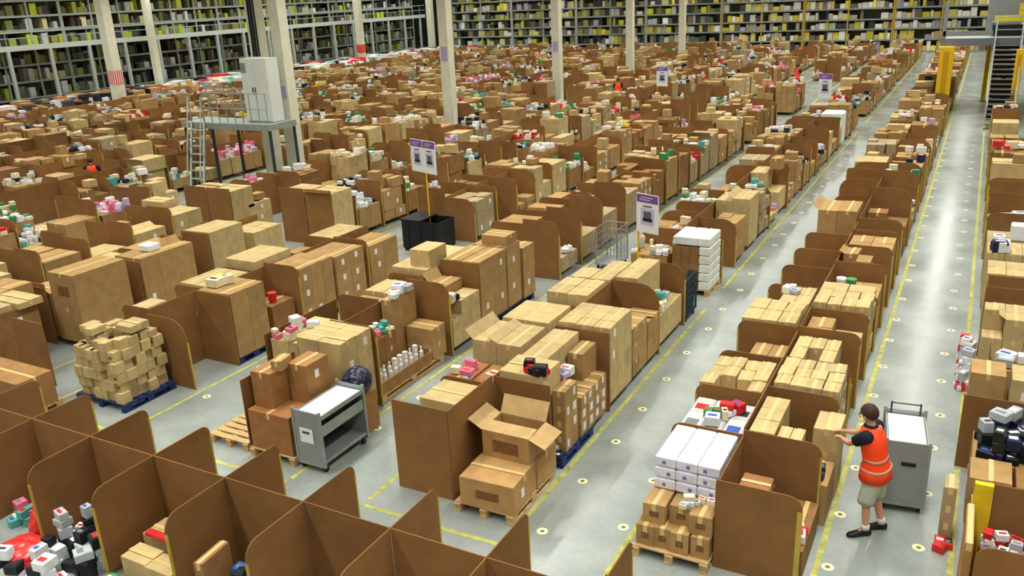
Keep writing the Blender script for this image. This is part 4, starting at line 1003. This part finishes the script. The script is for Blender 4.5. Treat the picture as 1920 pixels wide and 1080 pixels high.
q = MB(); q.box(-1.1, 1.1, -.4, .4, .62, .68); q.build('table_top', GREY, tb)
for sx in (-1, 1):
    for sy in (-1, 1): q = MB(); q.box(sx*1.03-.03, sx*1.03+.03, sy*.34-.03, sy*.34+.03, 0, .62); q.build('leg', DARKGREY, tb)
q = MB(); q.box(-1.0, 1.0, -.3, .3, 0.0, .5, (1, 1, 1)); q.build('lower_bin', BLACK, tb)
q = MB(); q.box(0, 1.5, 0, .1, 0, 2.4); pn = q.build('grey_partition', GREY, loc=(-.15, 50.5, 3.56)); tag(pn, 'plain grey partition panel standing on the right mezzanine', 'partition')

# ---------------------------------------------------------------- racks along the back and left
RG = random.Random(3)
def rack(nm, origin, along, length, levels, bays, post, beam, gmix, lb, grp, depth=1.4, dens=.9, gsz=(.25, .6), gz=(.35, .9)):
    o = empty('storage_rack', origin); A = Vector(along); B = Vector((-A.y, A.x, 0))   # B points to the back
    def bx(mb, u0, u1, v0, v1, z0, z1, col=(1, 1, 1)):
        c = []
        for z in (z0, z1):
            for u, v in ((u0, v0), (u1, v0), (u1, v1), (u0, v1)): p = A*u+B*v; c.append((p.x, p.y, z))
        mb.add(c, BOXF, col)
    for k in range(bays+1):
        u = length*k/bays; q = MB(); bx(q, u-.06, u+.06, 0, .1, 0, levels[-1]+1.0); bx(q, u-.05, u+.05, depth-.1, depth, 0, levels[-1]+1.0)
        q.build('upright', post, o)
    for z in levels:
        q = MB(); bx(q, 0, length, -.03, 0, z-.12, z+.02); q.build('beam', beam, o)
        q = MB(); bx(q, 0, length, 0, depth, z-.03, z); q.build('shelf', DARKGREY, o)
    g = MB()
    for li, z in enumerate(levels[:-1]):
        gap = levels[li+1]-z-.2; u = .05
        while u < length-.3:
            w_ = RG.uniform(*gsz)
            if RG.random() < dens:
                mix = gmix[li] if isinstance(gmix[0], list) else gmix
                c = RG.choice(mix); k_ = RG.uniform(.75, 1.15); h_ = min(gap, RG.uniform(*gz))
                v0 = RG.uniform(.02, .22)
                bx(g, u, min(length, u+w_*.93), v0, depth-.1, z, z+h_, tuple(min(1, t*k_) for t in lin(c)))
                if h_ < gap*.5 and RG.random() < .6:
                    c = RG.choice(mix); bx(g, u+.02, u+w_*.8, v0+.1, depth-.2, z+h_, z+min(gap, h_+RG.uniform(.1, .4)), lin(c))
            u += w_
    tag(g.build('shelf_goods', GOODS, o, tone=True), 'mixed small goods filling the shelves', kind='stuff')
    tag(o, lb, 'rack', grp)
    q = MB(); bx(q, 0, length, depth+.02, depth+.06, 0, levels[-1]+.9); q.build('back_mesh', mat('dark_mesh', (128, 130, 112)), o)
    return o
YM = [(244, 226, 120), (250, 246, 236), (236, 216, 90), (240, 236, 220), (226, 208, 120), (236, 234, 226), (228, 226, 216), (190, 176, 150), (214, 196, 70), (150, 128, 116), (186, 174, 198), (110, 110, 90), (70, 70, 76), (206, 204, 140)]
OM = [(150, 152, 84), (206, 214, 206), (150, 150, 130), (166, 168, 80), (116, 118, 70), (128, 128, 70), (70, 74, 64), (52, 54, 52), (120, 118, 108), (188, 192, 190), (84, 70, 60), (196, 204, 60), (60, 66, 60), (100, 110, 84)]
WM = [(228, 232, 236), (236, 236, 236), (30, 30, 38), (200, 206, 206), (186, 180, 200), (120, 120, 120), (220, 216, 160)]
BLV = [0.1, 1.15, 2.1, 2.95, 3.9, 4.8, 5.8, 6.8, 7.8]
YPOST = mat('rack_ochre', (196, 160, 60), rough=.6); GPOST = mat('rack_grey', (164, 174, 164), rough=.6)
x = -54.0; i = 0
while x < 8:
    L = 7.6; right = x > -25
    rack('r', (x, 86.0, 0), (1, 0, 0), L, BLV, 2, YPOST if right else GPOST, GALV, [YM, YM, WM if x > -12 else YM, YM, YM, YM, YM, YM] if right else [OM+WM, OM+WM, OM+YM, OM+WM, OM, OM+YM, OM, OM],
         f"{'ochre' if right else 'grey green'} storage rack, {nth(i)} from the left along the back wall", 'storage racks along the back wall', gsz=(.2, .7))
    x += 7.75; i += 1
LLV = [0.1, 1.2, 2.3, 3.4, 4.62]; ULV = [4.75, 5.75, 6.75, 7.75, 8.75]
y = 26.0; i = 0
while y < 84:
    rack('l', (-58.2, y, 0), (0, 1, 0), 7.2, LLV+[5.6, 6.6, 7.6, 8.6], 3, GPOST, GPOST, [OM+WM, OM+WM, OM+WM, OM, OM+[(196, 204, 60)], OM+WM, OM, OM],
         f"grey green storage rack, {nth(i)} from the near end of the left wall", 'storage racks along the left wall', gsz=(.2, .55), dens=.8)
    y += 7.3; i += 1
lm = tag(empty('left_mezzanine', (-56.4, 26, 0)), 'long pale grey walkway deck on thin posts along the left racks', 'mezzanine')
q = MB(); q.box(-1.7, 0, 0, 58, 4.55, 4.62); q.build('deck', GALV, lm)
q = MB(); q.box(0, .08, 0, 58, 4.4, 4.74); q.build('edge_beam', mat('pale_beam', (176, 186, 178)), lm)
q = MB(); q.tube((.04, 0, 5.7), (.04, 58, 5.7), .035, 6); q.build('guard_rail', GALV, lm)
q = MB(); q.tube((.04, 0, 5.2), (.04, 58, 5.2), .03, 6); q.build('guard_rail', GALV, lm)
for k in range(20):
    q = MB(); q.tube((.04, k*3, 4.7), (.04, k*3, 5.7), .03, 6); q.build('rail_post', GALV, lm)
    q = MB(); q.box(-.1, .1, k*3-.1, k*3+.1, 0, 4.4); q.build('support_post', GPOST, lm)
# white and black goods laid out before the left racks
g = MB()
for k in range(1500):
    y = R.uniform(30, 84); x = R.uniform(-55.3, -51.8)
    if any(abs(x-px_) < 1.0 and abs(y-py_) < 1.0 for px_, py_ in ((-55.2, 45.5), (-55, 70.2), (-55, 83.0), (-51, 38.6))): continue
    c = R.choice([(226, 230, 232), (214, 222, 216), (150, 190, 176), (28, 30, 34), (190, 196, 196), (120, 150, 140), (206, 60, 60), (228, 226, 190)] if y > 44 else [(28, 30, 34), (22, 26, 34), (60, 66, 72), (214, 218, 220), (170, 120, 80), (180, 140, 90)])
    w_ = R.uniform(.2, .55); z = 0 if R.random() < .55 else .55; g.box(x-w_, x+w_, y-w_, y+w_, z, z+R.uniform(.35, .85), lin(c), R.uniform(-.4, .4))
tag(g.build('loose_goods', GOODS, tone=True), 'white, green and black goods heaped before the left racks', 'goods', kind='stuff')

# ---------------------------------------------------------------- people
SKIN = mat('skin', (206, 150, 122), rough=.55)
VEST = mat('orange_vest', (255, 74, 26), rough=.6); BAND = mat('reflective_grey', (196, 140, 124), rough=.4)
NAVY = mat('navy_cotton', (20, 22, 36), rough=.8); SHORT = mat('pale_grey_cotton', (176, 184, 164), rough=.85, noise=.1, scale=30)
SHOE = mat('black_leather', (14, 14, 16), rough=.5); SOCK = mat('sock_white', (210, 206, 204), rough=.8); HAIR = mat('dark_brown_hair', (62, 42, 30), rough=.7, noise=.3, scale=60)
def loft(rings, name, m_, parent, n=16, caps=True, bumps=0.):
    vs, fs = [], []
    for ri, (c, A, B, ra, rb) in enumerate(rings):
        c, A, B = Vector(c), Vector(A).normalized(), Vector(B).normalized()
        for i in range(n):
            t = 2*math.pi*i/n; ct, st = math.cos(t), math.sin(t); p_ = .85
            k = 1+bumps*math.sin(t*5+ri*1.7)
            vs.append(c+A*(math.copysign(abs(ct)**p_, ct)*ra*k)+B*(math.copysign(abs(st)**p_, st)*rb*k))
    for r in range(len(rings)-1):
        for i in range(n): fs.append((r*n+i, r*n+(i+1) % n, (r+1)*n+(i+1) % n, (r+1)*n+i))
    if caps: fs += [tuple(range(n-1, -1, -1)), tuple(range((len(rings)-1)*n, len(rings)*n))]
    me = bpy.data.meshes.new(name); me.from_pydata([tuple(v) for v in vs], [], fs); me.materials.append(m_)
    me.polygons.foreach_set('use_smooth', [True]*len(me.polygons))
    o = bpy.data.objects.new(name, me); COL.objects.link(o); o.parent = parent
    return o
def skin_body(name, verts, edges, radii, m_, parent=None, sub=2):
    me = bpy.data.meshes.new(name+'_src'); me.from_pydata([tuple(v) for v in verts], edges, [])
    ob = bpy.data.objects.new(name+'_src', me); COL.objects.link(ob)
    sk = ob.modifiers.new('skin', 'SKIN'); sk.use_smooth_shade = True
    ss = ob.modifiers.new('sub', 'SUBSURF'); ss.levels = sub; ss.render_levels = sub
    for i, r_ in enumerate(radii):
        v = me.skin_vertices[0].data[i]; v.radius = (r_, r_) if not isinstance(r_, tuple) else r_; v.use_root = (i == 0)
    dg = bpy.context.evaluated_depsgraph_get(); ev = ob.evaluated_get(dg)
    m2 = bpy.data.meshes.new_from_object(ev); m2.materials.clear(); m2.materials.append(m_); m2.name = name
    bpy.data.objects.remove(ob)
    m2.polygons.foreach_set('use_smooth', [True]*len(m2.polygons))
    o = bpy.data.objects.new(name, m2); COL.objects.link(o); o.parent = parent
    return o
def blob(name, c, r, m_, parent, rot=None, cut=None, seg=20):
    bm = bmesh.new(); bmesh.ops.create_uvsphere(bm, u_segments=seg, v_segments=seg//2+2, radius=1)
    M = (rot or Matrix.Identity(3))
    for v in bm.verts: v.co = M @ Vector((v.co.x*r[0], v.co.y*r[1], v.co.z*r[2]))
    if cut: bmesh.ops.bisect_plane(bm, geom=bm.verts[:]+bm.edges[:]+bm.faces[:], plane_co=M @ Vector(cut[0]), plane_no=M @ Vector(cut[1]), clear_inner=True)
    for v in bm.verts: v.co += Vector(c)
    for f_ in bm.faces: f_.smooth = True
    me = bpy.data.meshes.new(name); bm.to_mesh(me); bm.free(); me.materials.append(m_)
    o = bpy.data.objects.new(name, me); COL.objects.link(o); o.parent = parent; return o
def person(loc, F, J, label, vestm=VEST, shorts=SHORT, long_trousers=False, look=None):
    """J: joints relative to loc in world axes; F: facing direction"""
    F = Vector(F).normalized(); Lf = Vector((-F.y, F.x, 0)); U = Vector((0, 0, 1))
    root = tag(empty('person', loc), label, 'person')
    P = {k: Vector(v) for k, v in J.items()}
    V = [P['pelvis'], P['belly'], P['chest'], P['neck'], P['neck']+(P['head']-P['neck'])*.45, P['head']]
    E_ = [(0, 1), (1, 2), (2, 3), (3, 4), (4, 5)]; Rr = [.13, .125, .14, .062, .058, .085]
    def add(p, r, to): V.append(Vector(p)); Rr.append(r); E_.append((to, len(V)-1)); return len(V)-1
    # head: crown, face and chin
    hd = (look or F); hd = Vector(hd).normalized(); sd = Vector((-hd.y, hd.x, 0))
    add(P['head']+U*.085-hd*.015, .078, 5); fc = add(P['head']+hd*.045-U*.05, .055, 5)
    for s, k in ((1, 'l'), (-1, 'r')):
        sh, el, wr = P['sh'+k], P['el'+k], P['wr'+k]
        a = add(sh, .062, 2); b = add(sh.lerp(el, .5), .047, a); c = add(el, .038, b); d_ = add(el.lerp(wr, .35), .037, c); e = add(wr, .024, d_)
        ad = (wr-el).normalized(); side = ad.cross(U).normalized()*(1 if s > 0 else -1)
        pm = add(wr+ad*.05, .030, e)
        for q_, (off, ln) in enumerate(((-.028, .066), (-.010, .078), (.010, .072), (.028, .056))):
            k1 = add(wr+ad*.085+side*off, .0095, pm); k2 = add(wr+ad*(.085+ln*.55)+side*off*1.15-U*.006, .0085, k1); add(wr+ad*(.085+ln)+side*off*1.2-U*.022, .007, k2)
        th = add(wr+ad*.035-side*.038-U*.004, .011, pm); add(wr+ad*.075-side*.06-U*.012, .009, th)
        hp, kn, an = P['hip'+k], P['kn'+k], P['an'+k]
        a = add(hp, .095, 0); b = add(hp.lerp(kn, .5), .078, a); c = add(kn, .055, b); d_ = add(kn.lerp(an, .35), .057, c); e = add(an, .036, d_)
        t_ = P['toe'+k]; add(an.lerp(t_, .5)-U*.03, .036, e)
    body = skin_body('body', V, E_, Rr, SKIN, root)
    # nose and ears, eyes
    blob('nose', P['head']+hd*.108-U*.025, (.014, .014, .02), SKIN, body, seg=8)
    for s in (1, -1):
        blob('ear', P['head']+sd*s*.083-hd*.005-U*.01, (.018, .018, .032), SKIN, body, seg=8)
        blob('eye', P['head']+hd*.088+sd*s*.032+U*.005, (.012, .012, .009), NAVY, body, seg=8)
    blob('mouth', P['head']+hd*.098-U*.062, (.012, .02, .006), RED, body, seg=8)
    Rm = Matrix((hd, sd, U)).transposed()
    blob('hair', P['head']+U*.035-hd*.012, (.112, .098, .118), HAIR, root, rot=Rm, cut=((.0, 0, -.03), (-.45, 0, 1)))
    # navy shirt and vest
    pv, be, ch, nk = P['pelvis'], P['belly'], P['chest'], P['neck']
    sl_, sr_ = P['shl'], P['shr']; ax = (sl_-sr_).normalized()
    ax0 = Lf.lerp(ax, .5)
    rings = [(pv-U*.13, Lf, F, .232, .178), (pv+U*.0, Lf, F, .222, .170), (pv.lerp(be, .7), Lf, F, .182, .136), (be.lerp(ch, .5), ax0, F, .190, .14), (ch, ax0, F, .205, .145), (ch.lerp(nk, .45), ax, F, .190, .125), (ch.lerp(nk, .72), ax, F, .155, .115), (ch.lerp(nk, .95), ax, F, .095, .09)]
    v = loft(rings, 'vest', vestm, root, bumps=.02)
    def band(c, A, ra, rb, w): loft([(c-U*w, A, F, ra, rb), (c+U*w, A, F, ra, rb)], 'reflective_band', BAND, v)
    band(pv+U*.02, Lf, .221, .169, .02); band(be, Lf.lerp(ax0, .5), .186, .141, .02)
    for s, k in ((1, 'l'), (-1, 'r')):
        sh, el = P['sh'+k], P['el'+k]; d_ = (el-sh).normalized(); a1 = d_.cross(U).normalized(); b1 = d_.cross(a1)
        loft([(sh-d_*.05, a1, b1, .05, .05), (sh, a1, b1, .085, .085), (sh+d_*.10, a1, b1, .080, .078), (sh+d_*.2, a1, b1, .072, .070)], 'sleeve', NAVY, root, n=12, bumps=.03)
    blob('collar', ch.lerp(nk, .98), (.085, .085, .035), NAVY, root)
    # shorts or trousers, socks, shoes
    for s, k in ((1, 'l'), (-1, 'r')):
        hp, kn, an, toe = P['hip'+k], P['kn'+k], P['an'+k], P['toe'+k]
        end = kn.lerp(an, .82) if long_trousers else kn-U*.01
        rr = [(pv.lerp(hp, .8)+U*.0, Lf, F, .118, .13), (hp-U*.04, Lf, F, .118, .128), (hp.lerp(kn, .5), Lf, F, .104, .112), (kn+U*.02 if long_trousers else end+U*.06, Lf, F, .088 if long_trousers else .098, .09 if long_trousers else .105)]
        rr.append((end, Lf, F, .06 if long_trousers else .096, .065 if long_trousers else .103))
        loft(rr, 'trouser_leg' if long_trousers else 'shorts_leg', shorts, root, n=14, bumps=.03)
        fd = Vector((toe.x-an.x, toe.y-an.y, 0)).normalized(); fs_ = Vector((-fd.y, fd.x, 0))
        if not long_trousers: loft([(Vector((an.x, an.y, .09)), fs_, fd, .046, .052), (Vector((an.x, an.y, .16)), fs_, fd, .044, .05)], 'sock', SOCK, root, n=12)
        h0 = Vector((an.x, an.y, 0))-fd*.075
        rs = []
        for t, w_, h_ in ((0, .026, .075), (.04, .040, .10), (.10, .043, .11), (.16, .045, .08), (.22, .050, .062), (.27, .044, .05), (.30, .022, .03)):
            rs.append((h0+fd*t+U*(h_/2), fs_, U, w_, h_/2))
        loft(rs, 'shoe', SHOE, root, n=12)
    return root
O_ = Vector((-.58, 10.02, 0))
WJ = dict(pelvis=(0, 0, .90), belly=(-.02, .0, 1.05), chest=(-.07, .01, 1.27), neck=(-.11, .02, 1.45), head=(-.15, .03, 1.58),
          shl=(-.12, -.16, 1.38), ell=(-.33, -.02, 1.17), wrl=(-.47, .31, 1.06), shr=(-.04, .19, 1.38), elr=(-.28, .30, 1.17), wrr=(-.46, .47, 1.07),
          hipl=(0, -.09, .86), knl=(-.06, -.12, .47), anl=(-.04, -.14, .09), toel=(-.24, -.26, .02),
          hipr=(.02, .09, .86), knr=(.03, .10, .47), anr=(.12, .08, .09), toer=(-.06, .0, .02))
person(O_, (-.96, .28, 0), WJ, 'worker in an orange vest and pale shorts reaching to a carton, in the aisle', look=(-.9, .35, 0))
def stand(loc, ang, label, vm=VEST):
    ca, sa = math.cos(ang), math.sin(ang)
    def r(x, y, z): return (x*ca-y*sa, x*sa+y*ca, z)
    J = dict(pelvis=r(0, 0, .92), belly=r(.0, 0, 1.07), chest=r(.01, 0, 1.28), neck=r(.01, 0, 1.47), head=r(.04, 0, 1.6), shl=r(0, .18, 1.4), ell=r(.05, .24, 1.13), wrl=r(.25, .16, 1.05),
             shr=r(0, -.18, 1.4), elr=r(.05, -.24, 1.13), wrr=r(.25, -.16, 1.05), hipl=r(0, .09, .87), knl=r(.02, .1, .48), anl=r(0, .1, .09), toel=r(.2, .12, .02),
             hipr=r(0, -.09, .87), knr=r(.02, -.1, .48), anr=r(0, -.1, .09), toer=r(.2, -.12, .02))
    return person(loc, (ca, sa, 0), J, label, vm, NAVY, True)
stand((-27.6, 19.2, .0), 2.4, 'person in a red orange vest bending among cartons at the far left')
stand((-18.35, 46.6, 0), 1.9, 'distant person in a red vest left of the small far signs')
stand((-10.0, 55.2, 0), .9, 'distant person in a red vest standing in the aisle near the far sign', mat('red_vest', (240, 60, 60)))
